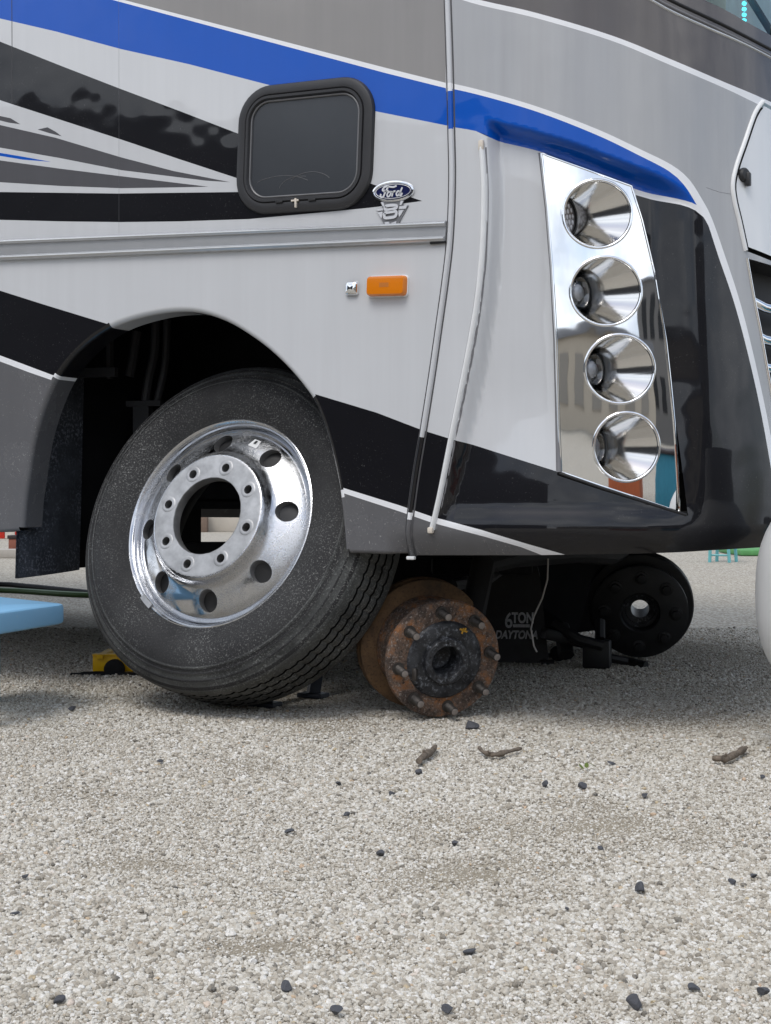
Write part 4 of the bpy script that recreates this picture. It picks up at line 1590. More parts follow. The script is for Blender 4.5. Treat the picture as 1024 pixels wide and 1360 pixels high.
for i in range(8):
    t = R(98 + 45 * i + rng.uniform(-1, 1))
    prof = [(0.0155, -0.001), (0.0150, 0.004), (0.0098, 0.0045)]
    a = 0.0045
    while a < 0.044:
        prof += [(0.0102, a), (0.0094, a + 0.0012)]
        a += 0.0024
    prof += [(0.0090, 0.046), (0.0082, 0.048)]
    Mt = Mh @ Matrix.Translation((0.118 * math.cos(t), 0.118 * math.sin(t), 0))
    st = MB().lathe(prof, 14, Mt).build('wheel_stud', M['stud'], hubo, sharp=30)
    MB().lathe([(0.0085, 0.0475), (0.006, 0.0482), (0.0, 0.0482)], 14, Mt).build('stud_end', M['stud_tip'], hubo)
# yellow chalk mark
mb = MB()
for (x0, y0, x1, y1) in ((0.030, 0.078, 0.050, 0.070), (0.036, 0.066, 0.040, 0.080), (0.042, 0.072, 0.046, 0.080)):
    d_ = Vector((x1 - x0, y1 - y0, 0)); nn_ = Vector((-d_.y, d_.x, 0)).normalized() * 0.0022
    vs = [Mh @ (Vector((x0, y0, 0.0125)) + nn_), Mh @ (Vector((x0, y0, 0.0125)) - nn_), Mh @ (Vector((x1, y1, 0.0125)) - nn_), Mh @ (Vector((x1, y1, 0.0125)) + nn_)]
    mb.add(vs, [(0, 1, 2, 3)])
mb.build('chalk_mark', M['yellow_mark'], hubo, False)
MB().box(Mh @ Vector((-0.078, -0.030, 0.012)), (0.012, 0.012, 0.030), bev=0.003).build('hub_peg', M['stud'], hubo)

FN = from_cam(-0.17, -0.20, 0.95)
Mf = frame(FN, loc=FAR_C)
mb = MB()
mb.lathe([(0.060, -0.03), (0.062, 0.0), (0.066, 0.004), (0.150, 0.0), (0.156, -0.004), (0.156, -0.02), (0.145, -0.025), (0.130, -0.03), (0.130, -0.09)], 64, Mf)
farh = mb.build('wheel_hub', M['black_metal'], root, sharp=40, inv=INV)
farh['label'] = 'black far-side wheel hub with a see-through bore'
mb = MB()
mb.lathe([(0.13, -0.075), (0.172, -0.078), (0.176, -0.082), (0.176, -0.125), (0.172, -0.128), (0.05, -0.128)], 64, Mf)
mb.build('brake_disc', M['black_metal'], farh, sharp=40)
mb = MB()
mb.lathe([(0.064, -0.028), (0.050, -0.030), (0.048, -0.036), (0.036, -0.038), (0.030, -0.040), (0.030, -0.14), (0.05, -0.142)], 40, Mf)
mb.build('hub_bore', M['greasy'], farh, sharp=40)
for i in range(8):
    t = R(88 + 45 * i)
    Mt = Mf @ Matrix.Translation((0.116 * math.cos(t), 0.116 * math.sin(t), 0.0))
    MB().lathe([(0.022, 0.001), (0.0215, 0.006), (0.014, 0.008), (0.0135, 0.003), (0.0125, 0.016), (0.0, 0.017)], 12, Mt).build('wheel_nut', M['black_metal'], farh, sharp=30)

# ================================================================== the loose wheel
WC = at(289.5, 693, 3.51)
WN = Vector((-0.03, -0.946, 0.323)).normalized()
wheel = thing('loose_wheel', 'dusty truck wheel with a polished eight-hole rim, taken off and leaning in the wheel arch', 'wheel', mat=frame(WN, loc=WC))
WI = None
RT = 0.432
prof = [(0.262, -0.014), (0.268, -0.004), (0.274, 0.003), (0.279, 0.004), (0.284, 0.007), (0.300, 0.014), (0.318, 0.020), (0.340, 0.0235), (0.360, 0.0225),
        (0.372, 0.0195), (0.374, 0.0215), (0.377, 0.0205), (0.379, 0.0170), (0.386, 0.0140), (0.388, 0.0160), (0.391, 0.0150), (0.393, 0.0110),
        (0.402, 0.0055), (0.404, 0.0075), (0.408, 0.0055), (0.410, 0.001), (0.418, -0.006), (0.4245, -0.013), (0.4275, -0.020), (0.4285, -0.026)]
GRV = [-0.052, -0.085, -0.118, -0.151]
gi_idx = []
for gx in GRV:
    prof += [(RT - 0.0012, gx + 0.0040), (RT - 0.0065, gx + 0.0030), (RT - 0.0065, gx - 0.0030), (RT - 0.0012, gx - 0.0040)]
    gi_idx += [len(prof) - 4, len(prof) - 3, len(prof) - 2, len(prof) - 1]
prof += [(0.4285, -0.177), (0.4260, -0.186), (0.418, -0.196), (0.405, -0.206), (0.38, -0.220), (0.34, -0.226), (0.30, -0.216), (0.275, -0.204), (0.262, -0.19)]
gset = set(gi_idx)


def zig(j, k, r, a):
    if j in gset:
        a += 0.0004 * (1 if (k // 2) % 2 else -1)
        if (k % 4) == 0 and r > RT - 0.005:
            r -= 0.004
    return r, a


mb = MB()
mb.lathe(prof, 288, None, 0, zig)
np_ = len(prof) - 1
t0_, t1_ = gi_idx[0] - 3, gi_idx[-1] + 3
fmt = []
scuff = {10, 11, 15, 16, 19, 20}
for q in range(len(mb.f)):
    j = q % np_
    if j in scuff:
        fmt.append(1)
        continue
    fmt.append(2 if (gi_idx[0] <= j < gi_idx[-1] and (j - gi_idx[0]) % 4 < 3) else (1 if t0_ <= j <= t1_ else 0))
mb.m = fmt
tyre = mb.build('tyre', [M['tyre'], M['tread'], M['groove']], wheel, sharp=40)
# faint size marks: short raised bars round the sidewall, too worn to read
# rim
mb = MB()
mb.lathe([(0.2585, -0.030), (0.262, -0.008), (0.2665, 0.000), (0.2715, 0.0035), (0.2755, 0.002), (0.2765, -0.003), (0.272, -0.010), (0.262, -0.016)], 144)
rimf = mb.build('rim_flange', M['alloy'], wheel, sharp=45)


def zr(r):
    """dished face of the disc: flat bolting ring, rounded step, sloping outer web"""
    pts = [(0.09, 0.050), (0.156, 0.050), (0.160, 0.0488), (0.164, 0.044), (0.168, 0.036), (0.173, 0.028), (0.180, 0.0215), (0.190, 0.0165), (0.215, 0.007), (0.240, -0.006), (0.252, -0.016), (0.260, -0.030)]
    return float(np.interp(r, [p[0] for p in pts], [p[1] for p in pts]))


def disc():
    V, E = [], []
    hl = []
    def circ(cx, cy, r, n, hole):
        b = len(V)
        V.extend((cx + r * math.cos(2 * PI * i / n), cy + r * math.sin(2 * PI * i / n)) for i in range(n))
        E.extend((b + i, b + (i + 1) % n) for i in range(n))
        if hole:
            hl.append((cx, cy, r))
    for i in range(8):
        t = R(97 + 45 * i)
        circ(0.207 * math.cos(t), 0.207 * math.sin(t), 0.0265, 24, True)
        t = R(77 + 45 * i)
        circ(0.128 * math.cos(t), 0.128 * math.sin(t), 0.0112, 16, True)
    for r in (0.100, 0.112, 0.1395, 0.146, 0.152, 0.156, 0.158, 0.160, 0.162, 0.164, 0.166, 0.168, 0.1705, 0.173, 0.1765, 0.180, 0.185, 0.190, 0.200, 0.215, 0.228, 0.240, 0.246, 0.252, 0.259):
        n = 120
        pts = [(r * math.cos(2 * PI * i / n), r * math.sin(2 * PI * i / n)) for i in range(n)]
        for p in pts:
            if all(math.hypot(p[0] - a, p[1] - b) > c * 1.12 for a, b, c in hl):
                V.append(p)
        if r in (0.100,):
            pass
    b = len(V)
    res = delaunay_2d_cdt([Vector(q) for q in V], E, [], 0, 1e-6)
    P = np.array([tuple(q) for q in res[0]])
    F = np.array([f for f in res[2] if len(f) == 3])
    C = P[F].mean(1)
    rr = np.hypot(C[:, 0], C[:, 1])
    keep = (rr > 0.0995) & (rr < 0.26)
    for a, b_, c in hl:
        keep &= np.hypot(C[:, 0] - a, C[:, 1] - b_) > c * 0.985
    F = F[keep]
    vs = [(x, y, zr(math.hypot(x, y))) for x, y in P]
    fs = []
    for f in F:
        a, b_, c = (Vector(vs[i]) for i in f)
        fs.append(tuple(f) if (b_ - a).cross(c - a).z > 0 else tuple(f)[::-1])
    return vs, fs, hl


vs, fs, hl = disc()
fm = []
for f in fs:
    c = sum((Vector(vs[i]) for i in f), Vector()) / 3
    fm.append(1 if math.hypot(c.x, c.y) < 0.157 else 0)
dk = mk('rim_disc', vs, fs, [M['alloy'], M['alloy_dull']], wheel, True, fm, None, 30)
mb = MB()
for (cx, cy, r) in hl:
    n = 24 if r > 0.02 else 16
    rr = math.hypot(cx, cy)
    loops_ = []
    for dz, rs in ((0.0006, 1.0), (-0.003, 0.975), (-0.022, 0.965)):
        loops_.append([Vector((cx + r * rs * math.cos(2 * PI * i / n), cy + r * rs * math.sin(2 * PI * i / n), zr(math.hypot(cx + r * math.cos(2 * PI * i / n), cy + r * math.sin(2 * PI * i / n))) + dz)) for i in range(n)])
    v_, f_ = loft(loops_)
    mb.add(v_, [q[::-1] for q in f_])
mb.lathe([(0.1005, 0.0505), (0.0985, 0.047), (0.0985, 0.024), (0.103, 0.022)], 96)
mb.build('hole_wall', M['alloy_dull'], dk, sharp=40)
# seat marks round the lug holes
for (cx, cy, r) in hl:
    if r < 0.02:
        MB().lathe([(r * 1.02, 0.0504), (r * 1.35, 0.0507), (r * 1.75, 0.0506), (r * 1.85, 0.0501)], 24, Matrix.Translation((cx, cy, 0))).build('lug_seat', M['alloy_dull'], dk)
mb = MB()
mb.lathe([(0.259, -0.028), (0.252, -0.05), (0.240, -0.08), (0.236, -0.12), (0.252, -0.17), (0.266, -0.20)], 96)
mb.lathe([(0.103, 0.022), (0.156, 0.026), (0.176, 0.004), (0.215, -0.014), (0.255, -0.036)], 96)
mb.build('rim_barrel', M['black_metal'], wheel, sharp=40)
# balance weight and paper label
t = R(232)
Mw = Matrix.Rotation(t - PI / 2, 4, 'Z') @ Matrix.Translation((0, 0.2705, 0.004))
mb = MB()
for i in range(7):
    a = (i - 3) * 0.006
    mb.box((Mw @ Vector((a, -(a * a) / 0.54, 0))), (0.0062, 0.014, 0.007), Matrix.Rotation(t - PI / 2 - a / 0.27, 3, 'Z'))
mb.build('balance_weight', M['alloy_dull'], wheel, False)
t = R(71)
q = []
for (r, dt) in ((0.206, -4.2), (0.206, 4.2), (0.228, 2.6), (0.228, -2.6)):
    a = t + R(dt)
    q.append((r * math.cos(a), r * math.sin(a), zr(r) + 0.0012))
lab = mk('paper_label', q, [(3, 2, 1, 0)] if True else [], M['rod_white'], wheel, False)
q = []
for (r, dt) in ((0.215, -0.9), (0.215, 0.9), (0.225, 0.9), (0.225, -0.9)):
    a = t + R(dt)
    q.append((r * math.cos(a), r * math.sin(a), zr(r) + 0.0020))
mk('label_print', q, [(3, 2, 1, 0)], M['plate_black'], lab, False)

# ================================================================== jacks under the motorhome
def text_mesh(s, size, shear=0.0, bold=0.0):
    cu = bpy.data.curves.new('t', 'FONT')
    cu.body = s
    cu.size = size
    cu.shear = shear
    cu.offset = bold
    cu.align_x = 'CENTER'
    o = bpy.data.objects.new('t', cu)
    COL.objects.link(o)
    dg = bpy.context.evaluated_depsgraph_get()
    me = bpy.data.meshes.new_from_object(o.evaluated_get(dg))
    vs = [v.co.copy() for v in me.vertices]
    fs = [tuple(p.vertices) for p in me.polygons]
    bpy.data.objects.remove(o)
    bpy.data.curves.remove(cu)
    bpy.data.meshes.remove(me)
    return vs, fs


JC = at(672, 800, 4.66)
jn = from_cam(-0.10, 0.10, 0.99)
jack = thing('bottle_jack_stand', 'black six-ton jack stand with white lettering under the front axle', 'jack stand', mat=frame(Vector((jn.x, jn.y, 0)), loc=(JC.x, JC.y, 0)))
# local: x right, y up, z towards the camera
mb = MB()
vs = []
for y, hw, hz in ((0.006, 0.140, 0.100), (0.28, 0.112, 0.065), (0.40, 0.085, 0.045)):
    vs += [(-hw, y, hz), (hw, y, hz), (hw, y, -hz), (-hw, y, -hz)]
fs = []
for r_ in (0, 1):
    for i in range(4):
        j = (i + 1) % 4
        fs.append((r_ * 4 + i, r_ * 4 + j, r_ * 4 + 4 + j, r_ * 4 + 4 + i))
fs.append((8, 9, 10, 11))
fs.append((3, 2, 1, 0))
mb.add(vs, fs)
mb.build('stand_tower', M['black_metal'], jack, False)
for (sx, sz) in ((-1, 1), (1, 1), (1, -1), (-1, -1)):
    MB().box((sx * 0.135, 0.008, sz * 0.098), (0.045, 0.014, 0.04), bev=0.003).build('foot', M['black_metal'], jack, False)
tx = MB()
def face_z(y):
    return 0.100 - (y - 0.006) / 0.274 * 0.035 + 0.002
for s_, size, x, y, sh, bd in (('6', 0.068, 0.010, 0.118, 0, 0.0012), ('TON', 0.046, 0.056, 0.134, 0, 0.0018), ('DAYTONA', 0.036, 0.034, 0.083, 0.25, 0.0014)):
    v_, f_ = text_mesh(s_, size, sh, bd)
    out = []
    for p in v_:
        xx = p.x * (0.70 if s_ == 'TON' else 0.78) + x
        yy = p.y + y
        out.append((xx, yy, face_z(yy)))
    tx.add(out, f_)
tx.add([(x, y, face_z(y)) for x, y in ((0.024, 0.119), (0.078, 0.119), (0.078, 0.129), (0.024, 0.129))], [(0, 1, 2, 3)])
tx.build('printed_lettering', M['text_white'], jack, False)

# low trolley jack with casters beside the far hub
tj = thing('trolley_jack', 'black trolley jack with small wheels standing before the far hub', 'jack', loc=(0, 0, 0))
TP = ground_at(793, 889)
tj.location = TP
TI = Matrix.Translation(-TP)
dT = TP.length
mb = MB()
mb.box(at(760, 850, 4.45), (0.20, 0.05, 0.035), Matrix.Rotation(R(40), 3, 'Z') @ Matrix.Rotation(R(14), 3, 'Y'), bev=0.006)
mb.tube([at(735, 830, 4.45), at(770, 850, 4.4), at(800, 858, 4.4)], 0.018, 8)
mb.tube([at(752, 870, 4.42), at(746, 832, 4.5)], 0.026, 8)
mb.build('lifting_arm', M['black_metal'], tj, inv=TI)
MB().box(at(793, 868, 4.43), (0.085, 0.06, 0.088), Matrix.Rotation(R(12), 3, 'Z'), bev=0.006).build('saddle_block', M['black_metal'], tj, inv=TI)
MB().lathe([(0.0, 0.02), (0.022, 0.02), (0.024, 0.012), (0.024, -0.012), (0.022, -0.02), (0, -0.02)], 20, frame((0.5, -0.8, 0), loc=at(741, 868, 4.55) )).build('caster', M['chassis'], tj, inv=TI)
mb = MB()
mb.tube([at(800, 872, 4.50), at(835, 879, 4.5), at(858, 884, 4.45)], 0.014, 8)
mb.build('handle', M['black_metal'], tj, inv=TI)
MB().tube([at(797, 848, 4.42), at(797, 824, 4.45)], 0.016, 8).build('lifting_screw', M['black_metal'], tj, inv=TI)

# stand behind the loose wheel: only its feet show
P0 = ground_at(372, 934)
s2 = thing('axle_stand', 'dark axle stand behind the loose wheel, only its feet showing', 'jack stand', loc=P0 + Vector((0.0, 0.22, 0)))
SI = Matrix.Translation(-(P0 + Vector((0.0, 0.22, 0))))
topc = P0 + Vector((0.02, 0.24, 0.34))
for (px_, py_) in ((352, 940), (416, 928), (300, 905), (392, 900)):
    f0 = ground_at(px_, py_)
    f0.z = 0.012
    mb = MB()
    dd = (topc - f0)
    mb.tube([f0, f0 + dd * 0.9], [0.022, 0.014], 4)
    mb.box((f0.x, f0.y, 0.010), (0.075, 0.05, 0.012), bev=0.003)
    mb.build('foot', M['navy_steel'], s2, False, inv=SI)
MB().tube([topc - Vector((0, 0, 0.14)), topc + Vector((0, 0, 0.08))], 0.03, 12).build('post', M['navy_steel'], s2, inv=SI)

# yellow trolley jack at the left
yp = ground_at(150, 897)
yj = thing('yellow_floor_jack', 'yellow floor jack with black wheel half hidden behind the loose wheel', 'jack', loc=yp)
YI = Matrix.Translation(-yp)
dY = EYE * FOC / (897 - HOR)
rotv = Matrix.Rotation(R(27.4), 3, 'Z')
mb = MB()
for off in (0.0,):
    a, b = at(125, 868, dY + 0.03), at(200, 893, dY + 0.03)
    c = (a + b) / 2
    mb.box(c, (abs((b - a).length) * 0.98, 0.018, 0.050), rotv, bev=0.002)
    mb.box(c + Vector((0, 0, 0.026)) , (abs((b - a).length) * 0.98, 0.03, 0.004), rotv)
    mb.box(at(140, 868, dY + 0.1), (0.02, 0.18, 0.012), rotv)
mb.build('side_plate', M['yellow'], yj, inv=YI)
ax_ = from_cam(0, 0, 1)
MB().lathe([(0.0, 0.014), (0.012, 0.014), (0.026, 0.012), (0.031, 0.008), (0.031, -0.008), (0, -0.008)], 28, frame(ax_, loc=at(152, 889, dY - 0.005))).build('wheel', M['chassis'], yj, inv=YI)
mb = MB()
mb.tube([at(100, 899, dY - 0.01), at(112, 897, dY - 0.01), at(135, 896, dY - 0.01), at(190, 899, dY - 0.02)], [0.009, 0.012, 0.011, 0.012], 10)
mb.tube([at(94, 899, dY - 0.01), at(104, 899, dY - 0.01)], 0.013, 10)
mb.build('handle', M['chassis'], yj, inv=YI)

# ================================================================== light blue step at the left
bs = thing('blue_step', 'light blue painted low wooden step with a rounded corner, half out of the photo', 'step', loc=(-2.5, 2.65, 0))
BI = Matrix.Translation((2.5, -2.65, 0))
cr = Vector((-2.349, 2.781)); e1_ = (Vector((-2.3006, 2.4907)) - cr).normalized(); e2_ = (Vector((-2.6664, 2.8866)) - cr).normalized()
poly = []
A_ = cr + e1_ * 0.36; B_ = cr + e2_ * 0.36
rad = 0.026
p1 = cr + e1_ * rad; p2 = cr + e2_ * rad
poly.append(A_)
for k in range(7):
    t = k / 6
    poly.append((1 - t) ** 2 * p1 + 2 * t * (1 - t) * cr + t * t * p2)
poly += [B_, A_ + (B_ - cr)]
zt0, zb0 = 0.273, 0.222
loops_ = []
cen = sum(poly, Vector((0, 0))) / len(poly)
for z, ins in ((zb0, 0.010), (zb0 + 0.004, 0.002), (zb0 + 0.010, 0.0), (zt0 - 0.010, 0.0), (zt0 - 0.003, 0.003), (zt0, 0.010)):
    loops_.append([Vector((p.x + (cen - p).normalized().x * ins, p.y + (cen - p).normalized().y * ins, z)) for p in poly])
v_, f_ = loft(loops_, True)
n = len(poly)
f_.append(tuple(range(n))[::-1])
mk('tread', v_, f_, M['light_blue'], bs, True, None, None, 30, BI)
for c in ((-2.65, 2.82), (-2.345, 2.455), (-2.63, 2.56)):
    MB().box((c[0], c[1], 0.111), (0.05, 0.05, 0.222), bev=0.004).build('leg', M['light_blue'], bs, inv=BI)

# ================================================================== far things seen under the motorhome
def hose(name, pts, r, mat, label):
    mb = MB()
    p3 = []
    for (a, b) in catmull(pts, 15):
        q = ground_at(a, b)
        q.z = r * 0.8
        p3.append(q)
    mb.tube(p3, r, 8)
    o = mb.build(name, mat)
    return tag(o, label, 'hose')


hose('black_hose', [(-140, 790), (-60, 782), (0, 779), (30, 781), (70, 785), (115, 790), (160, 796), (210, 800), (255, 798)], 0.016, M['chassis'], 'black hose lying across the gravel behind the blue step')
hose('green_hose', [(-140, 782), (-60, 785), (0, 787), (40, 789), (80, 792), (120, 794), (160, 794), (205, 788), (240, 778)], 0.017, M['green_hose'], 'green garden hose lying just in front of the black hose')

kb = MB()
a, b = ground_at(-260, 741), ground_at(40, 741)
for i in range(5):
    p, q = a.lerp(b, i / 5), a.lerp(b, (i + 0.985) / 5)
    c = (p + q) / 2
    kb = MB().box((c.x, c.y, 0.04), ((q - p).length, 0.14, 0.08), rotv, bev=0.008)
    ko = kb.build('kerb_stone', M['concrete'])
    tag(ko, ['pale kerb stone farthest left of the row, out of sight', 'second pale kerb stone from the left, out of sight', 'middle pale kerb stone of the row left of the picture', 'pale kerb stone next to last before the mud flap', 'pale kerb stone seen between the blue step and the red blocks'][i], 'kerb', 'kerb stones in a row')
bar = thing('crash_barrier', 'red and white plastic crash barrier far off under the motorhome tail', 'barrier', loc=ground_at(-20, 715))
BRI = Matrix.Translation(-ground_at(-20, 715))
dB = EYE * FOC / (715 - HOR)
for i in range(12):
    p = at(-118 + i * 13.5, 715, dB)
    MB().box((p.x, p.y, 0.35), (0.132, 0.30, 0.70), rotv, bev=0.01).build('panel', M['red'] if i % 2 == 1 else M['white_plastic'], bar, inv=BRI)
tp = ground_at(26, 732)
pot = thing('planter', 'terracotta planter with a dark rim standing by the mud flap, far off', 'planter', loc=tp)
PI_ = Matrix.Translation(-tp)
MB().box((tp.x, tp.y, 0.065), (0.18, 0.18, 0.13), rotv, bev=0.01).build('pot', M['terracotta'], pot, inv=PI_)
MB().box((tp.x, tp.y, 0.145), (0.20, 0.20, 0.035), rotv, bev=0.006).build('rim', M['dark_rim'], pot, inv=PI_)

lw = thing('low_wall', 'long cream low wall far behind the motorhome', 'wall', loc=ground_at(300, 706))
LI = Matrix.Translation(-ground_at(300, 706))
dW = EYE * FOC / (706 - HOR)
p, q = at(60, 706, dW), at(1250, 706, dW)
c = (p + q) / 2
MB().box((c.x, c.y, 0.22), ((q - p).length, 0.25, 0.44), rotv, bev=0.01).build('wall_face', M['cream'], lw, inv=LI)
for px_ in (270, 560, 700, 900, 1100):
    p = at(px_, 706, dW - 0.3)
    MB().box((p.x, p.y, 0.17), (0.14, 0.2, 0.34), rotv, bev=0.01).build('post', M['brown_post'], lw, inv=LI)

gm0 = ground_at(1000, 736)
mat_ = MB().box((gm0.x + 0.25, gm0.y + 0.1, 0.03), (1.0, 0.9, 0.05), rotv, bev=0.01).build('green_mat', M['green_mat'])
tag(mat_, 'green mat on the gravel far behind the front bumper', 'mat')
sp_ = ground_at(952, 747)
stl = thing('teal_stool', 'small teal stool standing far off under the front of the motorhome', 'stool', loc=sp_)
STI = Matrix.Translation(-sp_)
for (dx, dy) in ((-0.06, 0), (0.10, 0.02), (-0.04, 0.16), (0.12, 0.18)):
    MB().tube([(sp_.x + dx, sp_.y + dy, 0), (sp_.x + dx * 0.8, sp_.y + dy, 0.30)], 0.014, 8).build('leg', M['teal'], stl, inv=STI)
MB().box((sp_.x + 0.03, sp_.y + 0.09, 0.31), (0.26, 0.26, 0.03), bev=0.008).build('seat', M['teal'], stl, inv=STI)
MB().tube([(sp_.x - 0.05, sp_.y + 0.01, 0.06), (sp_.x + 0.09, sp_.y + 0.02, 0.06)], 0.009, 6).build('rung', M['teal'], stl, inv=STI)

# white gas tank at the right edge
TD = 2.90
tc_ = at(1131, 790, TD)
tk = thing('gas_tank', 'white rounded gas tank cut off by the right edge of the photo', 'tank', loc=(tc_.x, tc_.y, 0))
rt_ = 124 / FOC * TD
hh = 144 / FOC * TD
pr = []
for k in range(25):
    t = -PI / 2 + PI * k / 24
    cx_ = abs(math.cos(t)) ** (2 / 2.5); sx_ = math.copysign(abs(math.sin(t)) ** (2 / 2.5), t)
    pr.append((max(rt_ * cx_, 0.0005), tc_.z + hh * sx_))
MB().lathe(pr, 64).build('tank_body', M['tank_white'], tk)
zb_t = tc_.z - hh
MB().lathe([(rt_ * 0.72, 0.0), (rt_ * 0.72, zb_t + 0.04), (rt_ * 0.69, zb_t + 0.04), (rt_ * 0.69, 0.0)], 48).build('foot_ring', M['tank_white'], tk)
MB().lathe([(0.10, tc_.z + hh - 0.02), (0.105, tc_.z + hh + 0.10), (0.098, tc_.z + hh + 0.10), (0.094, tc_.z + hh - 0.02)], 40).build('collar', M['tank_white'], tk)

# ================================================================== small things on the gravel
def rock(seed, r, squash, pos, rotz):
    rr = random.Random(seed)
    bm = bmesh.new()
    bmesh.ops.create_icosphere(bm, subdivisions=3, radius=1.0)
    planes = []
    for _ in range(9):
        a = Vector((rr.gauss(0, 1), rr.gauss(0, 1), rr.gauss(0, 1))).normalized()
        planes.append((a, rr.uniform(0.42, 0.72)))
    for v in bm.verts:
        for a, d in planes:
            e = v.co.dot(a) - d
            if e > 0:
                v.co -= a * e
        v.co += Vector((rr.uniform(-.02, .02), rr.uniform(-.02, .02), rr.uniform(-.02, .02)))
    me = bpy.data.meshes.new('dark_stone')
    bm.to_mesh(me)
    bm.free()
    me.materials.append(M['chip'])
    o = bpy.data.objects.new('dark_stone', me)
    COL.objects.link(o)
    o.location = pos
    o.scale = (r, r * rr.uniform(0.7, 0.95), r * squash)
    o.rotation_euler = (rr.uniform(-.3, .3), rr.uniform(-.3, .3), rotz)
    return o


STONES = [  # px, py, half width px, squash, label
    (626, 970, 11, .55, 'flat dark stone lying just below the rusty hub'),
    (724, 1049, 6.5, .95, 'pointed dark stone standing left of a rounder dark one in the middle of the gravel'),
    (773, 1051, 7.5, .7, 'round dark stone right of the pointed dark stone in the middle of the gravel'),
    (856, 1063, 6, .75, 'small dark stone by the upper right sandy patch'),
    (850, 1190, 10.5, .8, 'biggest dark grey stone at the right, alone among pale gravel'),
    (381, 1321, 10, .8, 'dark stone near the bottom edge, left of the middle'),
    (446, 1355, 10, .8, 'dark stone cut by the bottom edge, below the middle'),
    (78, 1337, 9, .6, 'flat blue-grey stone in the bottom left corner'),
    (844, 1345, 13, .8, 'large blue-grey stone at the bottom right edge'),
    (1014, 1328, 9, .75, 'dark stone in the bottom right corner'),
    (461, 1088, 5.5, .8, 'small dark stone above the middle of the gravel, left of centre'),
    (605, 1127, 6, .75, 'small dark stone halfway down the gravel, in the centre'),
    (505, 1141, 6, .95, 'upright dark chip in the centre of the gravel'),
    (557, 1031, 5.5, .8, 'tiny dark stone just below the short stick'),
    (521, 1060, 5, .7, 'tiny dark stone left below the short stick'),
    (450, 1046, 6, .4, 'thin dark chip above the centre of the gravel'),
    (972, 1179, 6, .7, 'small grey stone at the right, below the long stick'),
    (625, 1272, 11, .35, 'flat grey chip in the lower middle of the gravel'),
    (922, 1321, 9, .45, 'flat grey chip at lower right'),
    (595, 1350, 11, .45, 'flat blue-grey chip at the bottom middle'),
    (33, 1172, 6, .6, 'small dark stone at the left edge of the gravel'),
    (214, 1016, 6, .4, 'thin dark chip on the left of the gravel, below the loose wheel'),
    (96, 946, 6, .5, 'small dark chip at the left below the yellow jack'),
    (1012, 1038, 5, .6, 'small dark stone right of the rightmost stick'),
    (797, 1132, 6, .4, 'thin dark chip below the upper right sandy patch'),
    (384, 1110, 8, .35, 'thin blue-grey chip left of the centre of the gravel'),
    (812, 1019, 6, .35, 'thin dark chip above the round dark stone'),
    (1001, 1170, 5, .6, 'grey stone at the right edge of the gravel'),
    (20, 1220, 7, .3, 'thin dark sliver at the left edge, lower half'),
    (753, 1214, 4, .7, 'tiny dark stone left below the biggest dark grey stone'),
]
for i, (px_, py_, hw, sq, lab_) in enumerate(STONES):
    q = ground_at(px_, py_)
    r_ = hw / FOC * (EYE * FOC / (py_ - HOR)) * 1.08
    q.z = 0.006 + r_ * sq * 0.55
    tag(rock(100 + i, r_, sq, q, rng.uniform(0, 6)), lab_, 'stone', 'dark stones scattered on the gravel')


def stick(pts, rad, label, seed):
    rr = random.Random(seed)
    p3, rs = [], []
    line = catmull(pts, 4)
    for i, (a, b) in enumerate(line):
        q = ground_at(a, b)
        q.z = 0.010 + rad * 0.7 + rr.uniform(-.001, .001)
        p3.append(q)
        t = i / (len(line) - 1)
        rs.append(rad * (0.55 + 0.45 * math.sin(PI * min(1, max(0, t * 0.9 + 0.08)))) * rr.uniform(0.68, 1.2))
    mb = MB()
    mb.tube(p3, rs, 9)
    k_ = len(p3) // 3
    mb.tube([p3[k_], p3[k_] + Vector((rr.uniform(-.01, .01), rr.uniform(-.012, 0), rad * 1.4))], [rad * 0.5, rad * 0.3], 6)
    o = mb.build('stick', M['bark'], smooth=True, sharp=50)
    return tag(o, label, 'stick', 'broken sticks on the gravel')


stick([(556, 1021), (564, 1014), (573, 1008), (579, 1001)], 0.0085, 'short thick broken stick lying slantwise below the rusty hub', 1)
stick([(637, 1003), (646, 1010), (662, 1011), (678, 1006), (692, 1003)], 0.0060, 'long crooked twig lying flat below the black jack stand', 2)
stick([(947, 1017), (962, 1018), (976, 1013), (991, 1003)], 0.0085, 'thick curved stick at the right of the gravel', 3)
# weed leaves
lf = MB()
for (px_, py_, s_) in ((779, 1027, .0045), (786, 1026, .004), (772, 1029, .0035)):
    q = ground_at(px_, py_)
    a = rng.uniform(0, 6)
    v = []
    for k in range(8):
        t = 2 * PI * k / 8
        x, y = s_ * 1.6 * math.cos(t), s_ * math.sin(t)
        v.append((q.x + x * math.cos(a) - y * math.sin(a), q.y + x * math.sin(a) + y * math.cos(a), 0.016 + 0.004 * math.cos(t)))
    lf.add(v, [tuple(range(8))])
tag(lf.build('weed', M['leaf'], smooth=False), 'tiny green weed sprouting between the pale stones', 'weed')

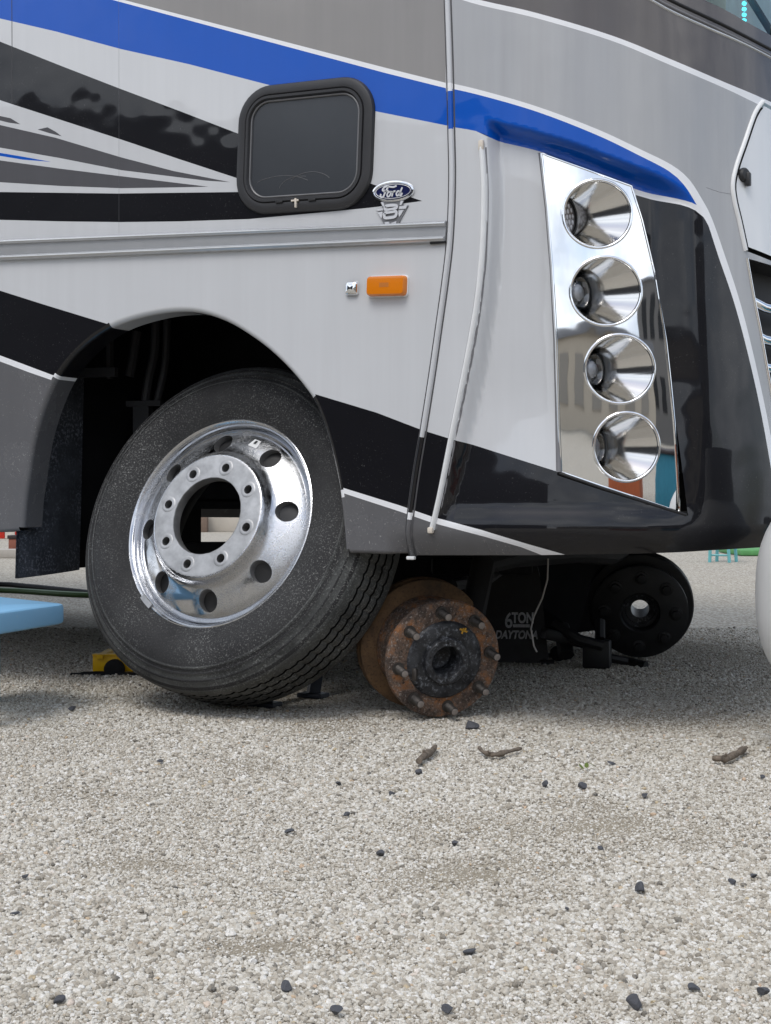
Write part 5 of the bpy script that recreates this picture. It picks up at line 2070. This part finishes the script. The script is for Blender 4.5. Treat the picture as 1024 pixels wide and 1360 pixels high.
# ================================================================== unseen surroundings, put in for their reflections in the chrome and paint
def windows_building(name, c, size, wall, win, label, rows, cols):
    b = thing(name, label, 'building', loc=(c[0], c[1], 0))
    I = Matrix.Translation((-c[0], -c[1], 0))
    ang = math.atan2(-c[0], c[1])
    rot = Matrix.Rotation(math.atan2(c[1], c[0]) - PI / 2, 3, 'Z')
    MB().box((c[0], c[1], size[2] / 2), size, rot).build('wall', wall, b, inv=I)
    fwd = rot @ Vector((0, -1, 0))
    rt = rot @ Vector((1, 0, 0))
    for r_ in range(rows):
        for k in range(cols):
            p = Vector((c[0], c[1], 0)) + rt * ((k + 0.5) / cols - 0.5) * size[0] * 0.92 + Vector((0, 0, (r_ + 0.55) / rows * size[2])) + fwd * (size[1] / 2 + 0.02)
            MB().box(p, (size[0] / cols * 0.5, 0.06, size[2] / rows * 0.5), rot).build('window', win, b, inv=I)
    MB().box((c[0], c[1], size[2] + 0.12), (size[0] + 0.4, size[1] + 0.4, 0.24), rot).build('roof', M['seal_grey'], b, inv=I)
    return b


M['pale_shutter'] = plain('pale_shutter', (0.30, 0.27, 0.23), rough=0.8)
M['wall_beige'] = plain('beige_stucco', (0.50, 0.43, 0.34), rough=0.9)
M['wall_dark'] = plain('dark_boards', (0.035, 0.035, 0.037), rough=0.8)
M['wall_grey'] = plain('grey_boards', (0.16, 0.15, 0.14), rough=0.8)
M['wall_orange'] = plain('orange_canvas', (0.50, 0.13, 0.05), rough=0.8)
M['cyan'] = plain('cyan_panel', (0.04, 0.24, 0.34), rough=0.5)
windows_building('added_beige_building', (8.0, -11.5), (13, 5, 2.6), M['wall_beige'], M['pale_shutter'], 'unseen low beige building put in for its reflection in the chrome', 1, 6)  # unseen, put in so the bezel mirrors something beige
windows_building('added_dark_hall', (-15, -22), (34, 8, 7.6), M['wall_dark'], M['plate_black'], 'unseen long dark hall added to darken the paint reflections', 2, 12)  # unseen, added and sized to keep the side paint's reflections dark
windows_building('grey_building', (26, -9), (16, 6, 7.0), M['wall_grey'], M['plate_black'], 'grey two-storey building ahead of the motorhome', 2, 7)
for (c, m_, nm, lb) in (((1.45, 0.15), 'wall_orange', 'orange_reflection_block', 'unseen low orange block added to tint the chrome reflections'), ((2.3, 1.5), 'cyan', 'teal_reflection_block', 'unseen low teal block added to tint the chrome reflections'),
                        ((2.2, 5.5), 'wall_orange', 'orange_reflection_slab', 'unseen orange block added ahead of the motorhome to tint the paint reflections'), ((0.75, 4.45), 'cyan', 'teal_reflection_slab', 'unseen teal block added right of the gas tank to tint the paint reflections')):
    b = thing(nm, lb, 'added block', loc=(c[0], c[1], 0))  # unseen coloured blocks, added only for the orange and teal they reflect
    I = Matrix.Translation((-c[0], -c[1], 0))
    MB().box((c[0], c[1], 0.24 if m_ == 'cyan' else 0.21), (1.1, 0.6, 0.48 if m_ == 'cyan' else 0.42), Matrix.Rotation(R(60), 3, 'Z'), bev=0.03).build('counter', M[m_], b, inv=I)
    MB().box((c[0], c[1], 0.50 if m_ == 'cyan' else 0.44), (1.2, 0.7, 0.04), Matrix.Rotation(R(60), 3, 'Z'), bev=0.01).build('top', M['dark_rim'], b, inv=I)
